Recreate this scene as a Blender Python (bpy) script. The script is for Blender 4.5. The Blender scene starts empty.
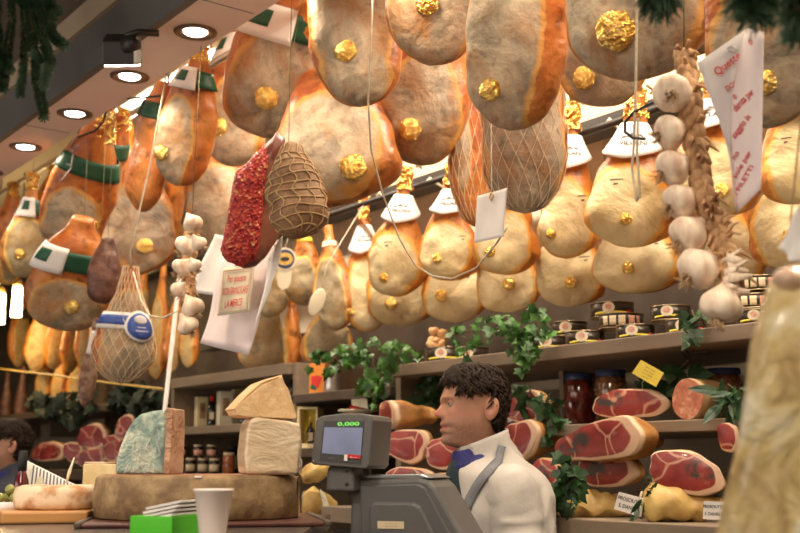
import bpy, bmesh, math, random
from mathutils import Vector, Matrix, noise
from mathutils.bvhtree import BVHTree

R = math.radians
PI = math.pi
C = bpy.context.scene.collection
V = Vector
rnd = random.Random(7)

# ------------------------------------------------------------------ camera
FPX = 1111.0
CAM = V((0, 0, 1.5))
PITCH = R(10.2)
FW = V((-.8 * math.cos(PITCH), .6 * math.cos(PITCH), math.sin(PITCH)))
RT = V((.6, .8, 0))
UP = RT.cross(FW)


def P(px, py, Y=None, d=None, z=None):
    """the place seen at a pixel: on the upright plane Y, at a depth, or on a level"""
    r = FW + RT * ((px - 400) / FPX) + UP * ((266.5 - py) / FPX)
    if Y is not None:
        t = (Y - CAM.y) / r.y
    elif z is not None:
        t = (z - CAM.z) / r.z
    else:
        t = d
    return CAM + r * t


def mpp(p):
    """metres per pixel at a place"""
    return (p - CAM).dot(FW) / FPX


# ------------------------------------------------------------------ objects
def tag(o, label=None, cat=None, group=None, kind=None):
    if label: o['label'] = label
    if cat: o['category'] = cat
    if group: o['group'] = group
    if kind: o['kind'] = kind
    return o


def thing(name, label, cat, loc=(0, 0, 0), rotz=0, group=None, mat=None):
    o = bpy.data.objects.new(name, None)
    o.empty_display_size = .05
    C.objects.link(o)
    if mat is not None:
        o.matrix_world = mat
    else:
        o.matrix_world = Matrix.Translation(V(loc)) @ Matrix.Rotation(rotz, 4, 'Z')
    return tag(o, label, cat, group)


def copy_tree(o, parent=None):
    c = o.copy()
    C.objects.link(c)
    if parent: c.parent = parent
    for ch in list(o.children):
        copy_tree(ch, c)
    return c


class MB:
    def __init__(s):
        s.v = []; s.f = []; s.a = {}

    def add(s, vs, fs):
        b = len(s.v)
        s.v.extend(V(x) for x in vs)
        s.f.extend(tuple(b + i for i in f) for f in fs)
        return b

    def box(s, c, size, rot=None):
        c = V(c); x, y, z = (q / 2 for q in size)
        vs = [V((i * x, j * y, k * z)) for k in (-1, 1) for j in (-1, 1) for i in (-1, 1)]
        if rot is not None: vs = [rot @ q for q in vs]
        s.add([c + q for q in vs], [(0, 2, 3, 1), (4, 5, 7, 6), (0, 1, 5, 4), (2, 6, 7, 3), (0, 4, 6, 2), (1, 3, 7, 5)])
        return s

    def tube(s, pts, r, n=8, caps=True, closed=False):
        pts = [V(p) for p in pts]
        m = len(pts)
        rs = r if isinstance(r, (list, tuple)) else [r] * m
        tan = []
        for i in range(m):
            a = pts[i - 1] if i > 0 else (pts[-1] if closed else pts[0])
            b = pts[i + 1] if i < m - 1 else (pts[0] if closed else pts[-1])
            t = b - a
            tan.append(t.normalized() if t.length > 1e-9 else V((0, 0, 1)))
        u = tan[0].orthogonal().normalized()
        vs = []
        for i in range(m):
            t = tan[i]
            u = (u - t * u.dot(t))
            u = u.normalized() if u.length > 1e-6 else t.orthogonal().normalized()
            w = t.cross(u)
            for k in range(n):
                an = 2 * PI * k / n
                vs.append(pts[i] + (u * math.cos(an) + w * math.sin(an)) * rs[i])
        fs = []
        for i in range(m if closed else m - 1):
            j = (i + 1) % m
            for k in range(n):
                l = (k + 1) % n
                fs.append((i * n + k, i * n + l, j * n + l, j * n + k))
        if caps and not closed:
            fs.append(tuple(reversed(range(n))))
            fs.append(tuple((m - 1) * n + k for k in range(n)))
        s.add(vs, fs)
        return s

    def lathe(s, prof, n=32, mat=None, fn=None):
        """prof: (radius, z) from bottom to top, closed at both ends"""
        vs = []
        for r, z in prof:
            for k in range(n):
                a = 2 * PI * k / n
                p = V((r * math.cos(a), r * math.sin(a), z))
                if fn: p = fn(p, a)
                vs.append(p)
        fs = []
        m = len(prof)
        for i in range(m - 1):
            for k in range(n):
                l = (k + 1) % n
                fs.append((i * n + k, i * n + l, (i + 1) * n + l, (i + 1) * n + k))
        fs.append(tuple(reversed(range(n))))
        fs.append(tuple((m - 1) * n + k for k in range(n)))
        if mat is not None: vs = [mat @ q for q in vs]
        s.add(vs, fs)
        return s

    def ball(s, c, r, n=24, m=14, fn=None, rot=None):
        c = V(c)
        r = r if isinstance(r, (tuple, list)) else (r, r, r)
        vs = []; fs = []
        for i in range(m + 1):
            th = PI * (i + .02) / (m + .04)
            for k in range(n):
                a = 2 * PI * k / n
                d = V((math.sin(th) * math.cos(a), math.sin(th) * math.sin(a), -math.cos(th)))
                q = V((d.x * r[0], d.y * r[1], d.z * r[2]))
                if fn: q = fn(q, d)
                if rot is not None: q = rot @ q
                vs.append(c + q)
        for i in range(m):
            for k in range(n):
                l = (k + 1) % n
                fs.append((i * n + k, i * n + l, (i + 1) * n + l, (i + 1) * n + k))
        fs.append(tuple(reversed(range(n))))
        fs.append(tuple(m * n + k for k in range(n)))
        s.add(vs, fs)
        return s

    def prism(s, outline, depth, mat=None):
        """outline in the local x-z plane, pushed along +y by depth"""
        n = len(outline)
        vs = [V((x, 0, z)) for x, z in outline] + [V((x, depth, z)) for x, z in outline]
        if mat is not None: vs = [mat @ q for q in vs]
        fs = [tuple(range(n)), tuple(reversed(range(n, 2 * n)))]
        fs += [(i, n + i, n + (i + 1) % n, (i + 1) % n) for i in range(n)]
        s.add(vs, fs)
        return s

    def grid(s, fn, nu, nv):
        vs = [fn(i / nu, j / nv) for j in range(nv + 1) for i in range(nu + 1)]
        fs = [(j * (nu + 1) + i, j * (nu + 1) + i + 1, (j + 1) * (nu + 1) + i + 1, (j + 1) * (nu + 1) + i)
              for j in range(nv) for i in range(nu)]
        s.add(vs, fs)
        return s

    def xf(s, mat):
        s.v = [mat @ q for q in s.v]
        return s

    def build(s, name, mat, parent=None, smooth=True, bev=0, seg=2, solid=0, sub=0, auto=None, fix=True, kind=None, label=None):
        me = bpy.data.meshes.new(name)
        me.from_pydata([tuple(q) for q in s.v], [], s.f)
        me.update()
        if fix:
            bm = bmesh.new(); bm.from_mesh(me)
            bmesh.ops.recalc_face_normals(bm, faces=bm.faces)
            bm.to_mesh(me); bm.free()
        for k, arr in s.a.items():
            at = me.attributes.new(k, 'FLOAT', 'POINT')
            at.data.foreach_set('value', arr)
        if smooth:
            for p in me.polygons: p.use_smooth = True
        if auto:
            bm = bmesh.new(); bm.from_mesh(me)
            for e in bm.edges:
                if len(e.link_faces) == 2 and e.calc_face_angle(0) > R(auto): e.smooth = False
            bm.to_mesh(me); bm.free()
        o = bpy.data.objects.new(name, me)
        C.objects.link(o)
        if mat is not None:
            for m_ in (mat if isinstance(mat, (list, tuple)) else [mat]): me.materials.append(m_)
        if parent is not None: o.parent = parent
        if solid:
            md = o.modifiers.new('t', 'SOLIDIFY'); md.thickness = solid; md.offset = 0
        if bev:
            md = o.modifiers.new('b', 'BEVEL'); md.width = bev; md.segments = seg; md.limit_method = 'ANGLE'; md.angle_limit = R(40)
            md.harden_normals = False
        if sub:
            md = o.modifiers.new('s', 'SUBSURF'); md.levels = sub; md.render_levels = sub
        if kind: o['kind'] = kind
        if label: o['label'] = label
        return o


def boxo(name, mat, c, size, parent=None, rot=None, bev=.002, kind=None, label=None):
    return MB().box(c, size, rot).build(name, mat, parent, smooth=False, bev=bev, kind=kind, label=label)


def lerp(a, b, t): return a + (b - a) * t


def sstep(a, b, x):
    t = min(1, max(0, (x - a) / (b - a))); return t * t * (3 - 2 * t)


def interp(pts, x):
    if x <= pts[0][0]: return pts[0][1]
    for i in range(len(pts) - 1):
        x0, y0 = pts[i]; x1, y1 = pts[i + 1]
        if x <= x1:
            t = (x - x0) / (x1 - x0)
            ym = pts[i - 1] if i > 0 else None; yp = pts[i + 2] if i + 2 < len(pts) else None
            m0 = ((y1 - ym[1]) / (x1 - ym[0])) * (x1 - x0) if ym else (y1 - y0)
            m1 = ((yp[1] - y0) / (yp[0] - x0)) * (x1 - x0) if yp else (y1 - y0)
            t2 = t * t; t3 = t2 * t
            return (2 * t3 - 3 * t2 + 1) * y0 + (t3 - 2 * t2 + t) * m0 + (-2 * t3 + 3 * t2) * y1 + (t3 - t2) * m1
    return pts[-1][1]


def nz(p, f, seed=0.0):
    return noise.noise(V(p) * f + V((seed * 7.13, seed * 3.7, seed * 1.9)))


def text_mesh(body, size, align='CENTER', line=1.0, shear=0.0, extr=0.0, bold=0.0, sx=1.0):
    """flat lettering as (verts, faces) in local x-y"""
    cu = bpy.data.curves.new('lettering', 'FONT')
    cu.body = body; cu.size = size; cu.align_x = align; cu.align_y = 'CENTER'; cu.space_line = line; cu.shear = shear
    cu.extrude = extr; cu.offset = bold; cu.resolution_u = 3
    o = bpy.data.objects.new('lettering', cu)
    C.objects.link(o)
    dg = bpy.context.evaluated_depsgraph_get()
    me = bpy.data.meshes.new_from_object(o.evaluated_get(dg))
    vs = [V((v.co.x * sx, v.co.y, v.co.z)) for v in me.vertices]; fs = [tuple(p.vertices) for p in me.polygons]
    C.objects.unlink(o)
    bpy.data.objects.remove(o); bpy.data.curves.remove(cu); bpy.data.meshes.remove(me)
    return vs, fs


def text_obj(name, body, size, mat, parent, fn, align='CENTER', line=1.0, shear=0.0, bold=0.0, sx=1.0, label=None):
    """lettering laid on a surface by fn(x, y) -> place"""
    vs, fs = text_mesh(body, size, align, line, shear, 0, bold, sx)
    mb = MB(); mb.add([fn(q.x, q.y) for q in vs], fs)
    return mb.build(name, mat, parent, smooth=False, fix=False, label=label)


# ------------------------------------------------------------------ materials
MATS = {}


class NT:
    def __init__(s, name):
        s.m = bpy.data.materials.new(name); s.m.use_nodes = True
        s.t = s.m.node_tree; s.t.nodes.clear()
        s.out = s.n('ShaderNodeOutputMaterial')
        s.b = s.n('ShaderNodeBsdfPrincipled')
        s.l(s.b.outputs[0], s.out.inputs[0])
        MATS[name] = s.m

    def n(s, ty, **kw):
        nd = s.t.nodes.new(ty)
        for k, v in kw.items(): setattr(nd, k, v)
        return nd

    def l(s, a, b): s.t.links.new(a, b)

    def set(s, **kw):
        for k, v in kw.items():
            i = s.b.inputs[k.replace('_', ' ')]
            if hasattr(v, 'is_output'): s.l(v, i)
            else: i.default_value = (v + (1,)) if isinstance(v, tuple) and len(v) == 3 and 'Color' in k else v

    def coord(s, kind='Object', rand=True, scale=(1, 1, 1)):
        tc = s.n('ShaderNodeTexCoord')
        o = tc.outputs[kind]
        if scale != (1, 1, 1):
            mp = s.n('ShaderNodeMapping'); s.l(o, mp.inputs[0]); mp.inputs['Scale'].default_value = scale; o = mp.outputs[0]
        if rand:
            oi = s.n('ShaderNodeObjectInfo')
            ml = s.n('ShaderNodeMath', operation='MULTIPLY'); ml.inputs[1].default_value = 37.0
            s.l(oi.outputs['Random'], ml.inputs[0])
            ad = s.n('ShaderNodeVectorMath', operation='ADD'); s.l(o, ad.inputs[0]); s.l(ml.outputs[0], ad.inputs[1]); o = ad.outputs[0]
        return o

    def noise(s, co, scale, detail=4, rough=.55, dist=0):
        t = s.n('ShaderNodeTexNoise'); s.l(co, t.inputs['Vector'])
        t.inputs['Scale'].default_value = scale; t.inputs['Detail'].default_value = detail
        t.inputs['Roughness'].default_value = rough; t.inputs['Distortion'].default_value = dist
        return t.outputs['Fac']

    def vor(s, co, scale, feature='F1', out='Distance'):
        t = s.n('ShaderNodeTexVoronoi', feature=feature); s.l(co, t.inputs['Vector']); t.inputs['Scale'].default_value = scale
        return t.outputs[out]

    def ramp(s, fac, stops, interp='LINEAR'):
        r = s.n('ShaderNodeValToRGB'); r.color_ramp.interpolation = interp
        e = r.color_ramp.elements
        while len(e) < len(stops): e.new(.5)
        for i, (p, c) in enumerate(stops):
            e[i].position = p
            e[i].color = (c, c, c, 1) if isinstance(c, (int, float)) else (tuple(c) + (1,))
        s.l(fac, r.inputs[0]); return r.outputs[0]

    def mix(s, fac, a, b, blend='MIX'):
        m = s.n('ShaderNodeMix', data_type='RGBA', blend_type=blend)
        for v, i in ((fac, 0), (a, 6), (b, 7)):
            if hasattr(v, 'is_output'): s.l(v, m.inputs[i])
            else: m.inputs[i].default_value = (v + (1,)) if isinstance(v, tuple) else v
        return m.outputs[2]

    def math(s, op, a, b=0.0, clamp=False):
        m = s.n('ShaderNodeMath', operation=op, use_clamp=clamp)
        for v, i in ((a, 0), (b, 1)):
            if hasattr(v, 'is_output'): s.l(v, m.inputs[i])
            else: m.inputs[i].default_value = v
        return m.outputs[0]

    def attr(s, name):
        a = s.n('ShaderNodeAttribute'); a.attribute_name = name; return a.outputs['Fac']

    def bump(s, h, strength=.3, dist=.01):
        b = s.n('ShaderNodeBump'); s.l(h, b.inputs['Height']); b.inputs['Strength'].default_value = strength; b.inputs['Distance'].default_value = dist
        s.l(b.outputs[0], s.b.inputs['Normal']); return b


def simple(name, c1, c2=None, scale=20, lo=.4, hi=.6, rough=.5, metal=0, bump=0, bscale=60, detail=4, coat=0, bdist=.004, stretch=(1, 1, 1), sss=0, spec=None):
    n = NT(name); co = n.coord(scale=stretch)
    if c2:
        n.set(Base_Color=n.ramp(n.noise(co, scale, detail), [(lo, c1), (hi, c2)]))
    else:
        n.set(Base_Color=c1)
    n.set(Roughness=rough, Metallic=metal)
    if coat: n.set(Coat_Weight=coat, Coat_Roughness=.12)
    if sss: n.set(Subsurface_Weight=sss, Subsurface_Radius=(.02, .008, .004))
    if spec is not None: n.set(Specular_IOR_Level=spec)
    if bump: n.bump(n.noise(co, bscale, 5), bump, bdist)
    return n.m


def ham_mat(name, face1, face2, stain, rim, skin1, skin2, speck=.45, coat=.1):
    n = NT(name); co = n.coord()
    a = n.math('ADD', n.attr('face'), n.math('MULTIPLY', n.math('SUBTRACT', n.noise(co, 9, 4), .5), .55))
    a = n.math('ADD', a, .5, clamp=True)
    sk = n.ramp(n.noise(co, 6.5, 6, .6, .5), [(.32, skin1), (.62, skin2)])
    sp = n.ramp(n.noise(co, 26, 3), [(.32, (.35, .3, .3)), (.46, (1, 1, 1))])
    sk = n.mix(.85, sk, sp, 'MULTIPLY')
    fc = n.ramp(n.noise(co, 8, 7, .62, .8), [(.36, face2), (.58, face1)])
    st = n.ramp(n.noise(co, 5.2, 6, .62, 1.0), [(.47, 0.0), (.66, .95)])
    fc = n.mix(st, fc, stain)
    fine = n.ramp(n.noise(co, 42, 4, .6), [(.34, (.42, .36, .28)), (.46, (1, 1, 1))])
    fc = n.mix(speck, fc, fine, 'MULTIPLY')
    rm = n.ramp(n.noise(co, 14, 4), [(.3, rim), (.7, tuple(min(1, x * 1.12) for x in rim))])
    col = n.mix(n.ramp(a, [(.49, 0.0), (.53, 1.0)]), sk, rm)
    col = n.mix(n.ramp(a, [(.57, 0.0), (.66, 1.0)]), col, fc)
    n.set(Base_Color=col, Roughness=n.ramp(a, [(.49, .36), (.6, .62)]), Coat_Weight=coat, Coat_Roughness=.3)
    h = n.math('ADD', n.noise(co, 22, 6, .6), n.math('MULTIPLY', n.noise(co, 7, 3, .5, 1.5), 1.6))
    n.bump(h, .55, .012)
    return n.m


def mk_mats():
    ham_mat('ham cured grey', (.52, .41, .285), (.22, .175, .12), (.38, .18, .06), (.58, .29, .07), (.34, .065, .012), (.56, .20, .040))
    ham_mat('ham cured pale', (.76, .63, .36), (.62, .49, .27), (.60, .45, .20), (.72, .36, .06), (.46, .12, .016), (.66, .26, .04), .14)
    ham_mat('ham cured umber', (.36, .29, .17), (.22, .17, .10), (.30, .17, .05), (.62, .38, .09), (.42, .12, .022), (.58, .23, .05))
    ham_mat('ham cured orange', (.60, .42, .18), (.42, .26, .09), (.55, .27, .05), (.68, .36, .07), (.52, .14, .02), (.66, .26, .04))
    # gold foil
    n = NT('gold foil'); co = n.coord()
    n.set(Base_Color=n.ramp(n.noise(co, 30, 3), [(.35, (.75, .45, .09)), (.65, (.95, .72, .25))]), Metallic=1.0, Roughness=.13)
    n.bump(n.noise(co, 80, 3, .6, 1.5), .65, .014)
    simple('paper white', (.90, .86, .83), (.84, .80, .77), 14, rough=.75, bump=.1, bscale=40)
    simple('paper grey', (.76, .71, .71), (.70, .66, .66), 14, rough=.8, bump=.1, bscale=40)
    simple('paper rose', (.86, .74, .74), (.80, .68, .69), 10, rough=.75, bump=.15, bscale=25)
    simple('paper yellow', (.80, .66, .10), rough=.7)
    simple('paper cream', (.72, .66, .50), rough=.7)
    simple('green print', (.012, .075, .035), (.015, .095, .05), 10, rough=.5)
    simple('dark ink', (.035, .035, .04), rough=.7)
    simple('red ink', (.62, .03, .03), rough=.7)
    simple('orange ink', (.75, .25, .04), rough=.7)
    simple('blue ink', (.035, .07, .30), (.06, .12, .42), 40, rough=.5)
    simple('twine', (.72, .64, .50), (.58, .48, .34), 60, rough=.85, bump=.4, bscale=300)
    simple('netting', (.80, .64, .44), rough=.8)
    simple('brown twine', (.46, .31, .16), (.36, .22, .1), 50, rough=.85)
    simple('black cord', (.012, .012, .012), rough=.6)
    simple('wire', (.45, .43, .40), rough=.35, metal=1)
    simple('bronze ring', (.20, .13, .09), rough=.35, metal=.7)
    simple('steel', (.62, .60, .57), rough=.3, metal=1)
    simple('dark metal', (.05, .048, .046), rough=.45, metal=.6)
    simple('dark rail', (.028, .022, .018), rough=.5)
    simple('ivory plastic', (.78, .70, .52), rough=.45)
    # meat and sausages
    simple('net wrapped loin', (.34, .20, .11), (.20, .10, .05), 18, rough=.6, bump=.5, bscale=45, bdist=.008)
    simple('dark salami', (.10, .035, .022), (.24, .11, .07), 22, .42, .72, rough=.4, bump=.9, bscale=26, bdist=.012)
    simple('mould salami', (.42, .27, .18), (.22, .10, .07), 45, rough=.7, bump=.4, bscale=90)
    # chilli crust
    n = NT('chilli crust'); co = n.coord()
    c = n.ramp(n.vor(co, 120, 'F1', 'Color'), [(.2, (.26, .008, .012)), (.55, (.52, .03, .03)), (.80, (.60, .10, .05)), (.93, (.78, .48, .18))])
    n.set(Base_Color=c, Roughness=.45); n.bump(n.vor(co, 120), .9, .006)
    simple('bare cured flank', (.15, .035, .022), (.28, .10, .06), 14, rough=.4, bump=.4, bscale=40, coat=.2)
    # garlic
    n = NT('garlic skin'); co = n.coord(scale=(1, 1, .25))
    n.set(Base_Color=n.ramp(n.noise(co, 55, 4), [(.33, (.66, .46, .34)), (.56, (.88, .74, .58))]), Roughness=.5, Subsurface_Weight=.15, Subsurface_Radius=(.01, .006, .004))
    n.bump(n.noise(co, 70, 3), .25, .003)
    n = NT('straw braid'); co = n.coord(scale=(1, 1, .3))
    n.set(Base_Color=n.ramp(n.noise(co, 60, 4), [(.35, (.28, .14, .06)), (.62, (.60, .36, .18))]), Roughness=.75); n.bump(n.noise(co, 120, 3), .5, .003)
    simple('garlic root', (.40, .25, .13), (.55, .38, .22), 60, rough=.9)
    # cut meat
    n = NT('cut ham face'); co = n.coord()
    wv = n.n('ShaderNodeTexNoise'); n.l(co, wv.inputs['Vector']); wv.inputs['Scale'].default_value = 9
    vm = n.n('ShaderNodeVectorMath', operation='MULTIPLY_ADD'); n.l(wv.outputs['Color'], vm.inputs[0]); vm.inputs[1].default_value = (.09, .09, .09); n.l(co, vm.inputs[2])
    ed = n.vor(vm.outputs[0], 7.5, 'DISTANCE_TO_EDGE')
    red = n.ramp(n.noise(co, 16, 5), [(.3, (.15, .014, .013)), (.65, (.33, .042, .034))])
    fat = (.56, .30, .20)
    c = n.mix(n.ramp(ed, [(.006, .9), (.026, 0.0)]), red, fat)
    c = n.mix(n.ramp(n.noise(co, 38, 4), [(.62, 0.0), (.76, .35)]), c, fat)
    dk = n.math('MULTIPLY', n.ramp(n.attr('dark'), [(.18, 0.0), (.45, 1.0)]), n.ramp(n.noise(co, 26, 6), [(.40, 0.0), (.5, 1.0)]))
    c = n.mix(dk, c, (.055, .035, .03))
    rimm = n.math('ADD', n.attr('rim'), n.math('MULTIPLY', n.math('SUBTRACT', n.noise(co, 14, 3), .5), .22))
    c = n.mix(n.ramp(rimm, [(.87, 0.0), (.92, 1.0)]), c, (.66, .43, .29))
    n.set(Base_Color=c, Roughness=.38, Coat_Weight=.15); n.bump(n.noise(co, 40, 4), .25, .004)
    n = NT('mortadella face'); co = n.coord()
    c = n.ramp(n.noise(co, 60, 4), [(.38, (.46, .15, .09)), (.55, (.58, .24, .15)), (.68, (.70, .42, .30))])
    n.set(Base_Color=c, Roughness=.5)
    n = NT('ham rind'); co = n.coord()
    c = n.ramp(n.noise(co, 10, 6, .6), [(.35, (.26, .10, .025)), (.62, (.54, .27, .08))])
    fa = n.math('ADD', n.attr('fat'), n.math('MULTIPLY', n.math('SUBTRACT', n.noise(co, 15, 3), .5), .5))
    c = n.mix(n.ramp(fa, [(.35, 0.0), (.62, 1.0)]), c, (.68, .50, .34))
    n.set(Base_Color=c, Roughness=.5); n.bump(n.noise(co, 30, 5), .3, .006)
    simple('ham rind yellow', (.60, .42, .14), (.34, .18, .05), 11, .4, .66, rough=.5, bump=.4, bscale=30, detail=6, bdist=.008)
    simple('salami casing', (.46, .33, .16), (.34, .2, .09), 20, rough=.5)
    # cheese
    simple('hard cheese', (.86, .60, .33), (.78, .50, .25), 60, rough=.6, bump=.6, bscale=75, bdist=.005, sss=.1)
    simple('hard cheese rind', (.84, .54, .27), (.74, .44, .20), 20, rough=.5)
    simple('wheel rind', (.40, .27, .135), (.19, .115, .055), 26, .36, .62, rough=.7, bump=.5, bscale=55, detail=7, bdist=.006)
    simple('wheel cut', (.42, .26, .14), (.27, .14, .07), 30, rough=.6, bump=.4, bscale=60, detail=6)
    simple('wheel rust top', (.42, .17, .09), (.28, .12, .06), 18, rough=.6, bump=.3)
    simple('white rind', (.74, .58, .40), (.48, .25, .11), 26, .44, .60, rough=.7, bump=.35, bscale=50, detail=6)
    simple('soft cheese', (.70, .58, .32), (.60, .46, .22), 30, rough=.55, bump=.2)
    n = NT('blue cheese face'); co = n.coord()
    c = n.ramp(n.noise(co, 34, 6, .65), [(.34, (.10, .17, .16)), (.5, (.30, .40, .33)), (.66, (.62, .64, .50))])
    n.set(Base_Color=c, Roughness=.4, Coat_Weight=.9, Coat_Roughness=.08)
    n.bump(n.noise(co, 26, 5, .6, 2.5), .6, .016)
    n = NT('blue cheese rind'); co = n.coord()
    c = n.ramp(n.noise(co, 30, 6, .65), [(.34, (.40, .20, .11)), (.6, (.66, .42, .27))])
    n.set(Base_Color=c, Roughness=.4, Coat_Weight=.9, Coat_Roughness=.1); n.bump(n.noise(co, 24, 5, .6, 2.5), .9, .02)
    n = NT('film wrapped cheese'); co = n.coord(scale=(1, 1, 2.2))
    c = n.ramp(n.noise(co, 14, 6, .6, 1), [(.35, (.60, .44, .27)), (.65, (.76, .62, .44))])
    n.set(Base_Color=c, Roughness=.45, Coat_Weight=.9, Coat_Roughness=.1); n.bump(n.noise(co, 13, 4, .6, 2), .4, .014)
    n = NT('cling film'); co = n.coord()
    n.set(Base_Color=(.95, .92, .88), Roughness=.15, Transmission_Weight=.45, IOR=1.3, Alpha=.5)
    n.bump(n.noise(co, 40, 4, .6, 3), .8, .01)
    n = NT('wrapped wedge rind'); co = n.coord()
    c = n.ramp(n.noise(co, 13, 7, .62, .8), [(.36, (.34, .21, .07)), (.52, (.60, .46, .20)), (.62, (.78, .72, .54))])
    n.set(Base_Color=c, Roughness=.35, Coat_Weight=.8, Coat_Roughness=.12); n.bump(n.noise(co, 15, 5, .6, 3), .7, .02)
    simple('wrapped wedge tip', (.72, .50, .36), (.62, .40, .28), 20, rough=.3, coat=.6)
    # building
    simple('cream panel', (.76, .66, .50), (.68, .58, .43), 3, rough=.55, bump=.05)
    simple('cream trim', (.66, .55, .38), rough=.5)
    simple('grey brown board', (.27, .205, .145), (.20, .15, .105), 10, rough=.5, stretch=(.15, 1, 1), bump=.1)
    simple('dark board', (.10, .072, .052), (.075, .052, .036), 8, rough=.55)
    simple('back wall paint', (.30, .235, .165), (.26, .20, .14), 4, rough=.7)
    simple('soffit paint', (.84, .68, .61), (.80, .65, .58), 3, rough=.5)
    simple('fascia grey', (.12, .115, .112), (.10, .097, .095), 3, rough=.5)
    simple('fascia beige', (.40, .31, .22), (.35, .27, .19), 3, rough=.6)
    simple('ceiling paint', (.66, .60, .50), rough=.8)
    simple('floor stone', (.20, .16, .12), (.14, .11, .085), 6, rough=.5)
    simple('counter stone', (.055, .045, .045), (.08, .065, .06), 40, rough=.25)
    simple('counter steel', (.30, .30, .31), rough=.35, metal=.7)
    simple('board wood', (.55, .27, .09), (.42, .18, .055), 14, rough=.45, stretch=(.15, 1, 1))
    simple('dark red board', (.10, .03, .02), (.07, .02, .015), 20, rough=.4)
    # glass, plastic
    simple('scale grey', (.125, .12, .118), (.115, .11, .108), 90, rough=.42, bump=.06, bscale=700)
    simple('scale dark', (.06, .058, .06), rough=.4)
    simple('scale panel', (.115, .112, .115), rough=.35)
    simple('green plastic', (.10, .62, .03), rough=.3, coat=.3)
    n = NT('white plastic cup'); n.set(Base_Color=(.88, .78, .73), Roughness=.35, Subsurface_Weight=.2, Subsurface_Radius=(.02, .02, .02))
    simple('jar lid blue', (.03, .05, .14), rough=.4)
    simple('jar dark red', (.11, .015, .012), (.30, .05, .03), 35, .42, .7, rough=.12, coat=1)
    simple('jar brown', (.28, .12, .05), (.12, .04, .015), 90, rough=.12, coat=1)
    simple('jar black', (.02, .012, .01), (.05, .03, .02), 60, rough=.1, coat=1)
    simple('jar amber', (.40, .13, .04), (.25, .06, .02), 50, rough=.15, coat=1)
    simple('bottle dark', (.012, .012, .01), rough=.08, coat=1)
    simple('bottle red', (.10, .008, .012), rough=.08, coat=1)
    simple('label gold', (.78, .55, .16), (.60, .36, .08), 60, rough=.4)
    simple('label cream', (.70, .58, .38), rough=.6)
    simple('label pink', (.70, .42, .32), (.55, .25, .2), 70, rough=.5)
    simple('tin side', (.045, .032, .022), rough=.3, metal=.3)
    simple('tin lid', (.40, .32, .20), rough=.3, metal=1)
    simple('ribbon yellow', (.74, .62, .05), rough=.5)
    simple('box yellow', (.78, .60, .18), (.70, .5, .12), 6, rough=.5)
    simple('box cream', (.85, .74, .46), (.78, .66, .38), 6, rough=.6)
    simple('box brown', (.20, .12, .07), (.26, .17, .1), 6, rough=.6)
    simple('box orange', (.75, .30, .05), (.70, .24, .03), 6, rough=.5)
    simple('olive', (.20, .22, .04), (.28, .28, .07), 30, rough=.3, coat=.4)
    simple('bread white', (.76, .70, .58), rough=.6)
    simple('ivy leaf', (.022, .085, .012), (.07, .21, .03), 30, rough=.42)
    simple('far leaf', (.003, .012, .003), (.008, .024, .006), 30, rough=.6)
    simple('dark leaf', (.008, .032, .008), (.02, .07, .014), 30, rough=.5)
    simple('stem', (.10, .08, .03), rough=.8)
    n = NT('pine needle'); co = n.coord()
    n.set(Base_Color=n.ramp(n.noise(co, 18, 3), [(.35, (.02, .06, .03)), (.65, (.07, .14, .07))]), Roughness=.55)
    # person
    n = NT('skin'); co = n.coord(rand=False)
    c = n.ramp(n.noise(co, 20, 4), [(.3, (.50, .245, .155)), (.7, (.58, .305, .20))])
    c = n.mix(n.math('MULTIPLY', n.attr('stubble'), n.ramp(n.noise(co, 260, 2), [(.35, .62), (.65, .25)])), c, (.17, .10, .075))
    c = n.mix(n.math('MULTIPLY', n.attr('flush'), .55), c, (.62, .12, .08))
    c = n.mix(n.attr('lips'), c, (.40, .12, .09))
    n.set(Base_Color=c, Roughness=.45, Subsurface_Weight=.12, Subsurface_Radius=(.02, .008, .004))
    n.bump(n.noise(co, 160, 3), .12, .002)
    n = NT('hair'); co = n.coord(rand=False, scale=(1, 1, .5))
    n.set(Base_Color=n.ramp(n.noise(co, 60, 4, .6, 1), [(.35, (.010, .006, .004)), (.7, (.045, .023, .012))]), Roughness=.62, Specular_IOR_Level=.25)
    n.bump(n.noise(co, 110, 4, .6, 1), .8, .006)
    simple('eye white', (.42, .38, .35), rough=.2)
    simple('eye dark', (.03, .018, .012), rough=.15)
    simple('jacket cloth', (.56, .52, .48), (.50, .46, .42), 8, rough=.85, bump=.35, bscale=14, bdist=.012)
    simple('apron grey', (.20, .205, .225), (.165, .17, .19), 30, rough=.85, bump=.2)
    simple('collar blue', (.022, .022, .13), (.03, .03, .17), 30, rough=.8)
    simple('teal cloth', (.010, .028, .038), rough=.85)
    simple('trousers', (.04, .045, .07), rough=.85)
    simple('shoe leather', (.02, .018, .016), rough=.4)
    # lights
    for nm, col, st in (('lamp white', (1, .93, .84), 18), ('tube white', (1, .93, .82), 14), ('far lamp', (1, .82, .48), 11)):
        n = NT(nm); n.set(Base_Color=(.9, .9, .9), Emission_Color=col, Emission_Strength=st)
    n = NT('screen glass'); co = n.coord('Object', False)
    n.set(Base_Color=(.06, .065, .08), Roughness=.15, Emission_Color=n.ramp(n.noise(co, 14, 3), [(.35, (.15, .16, .22)), (.65, (.22, .22, .30))]), Emission_Strength=.9)
    n = NT('screen digits'); n.set(Base_Color=(.05, .2, .03), Emission_Color=(.25, .85, .15), Emission_Strength=.8)


mk_mats()
M = MATS
# ------------------------------------------------------------------ the shop
X0, X1 = -11.5, 1.2
YW = 2.86                    # the back wall
SOF = P(262, 12, Y=1.45).z   # underside of the lit soffit
YO = None
for k in range(400):         # the soffit's outer edge lies on the same level
    y = .9 + k * .002
    if P(190, 0, Y=y).z >= SOF: YO = y; break
COUNTER = P(200, 525, d=1.95).z


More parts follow.
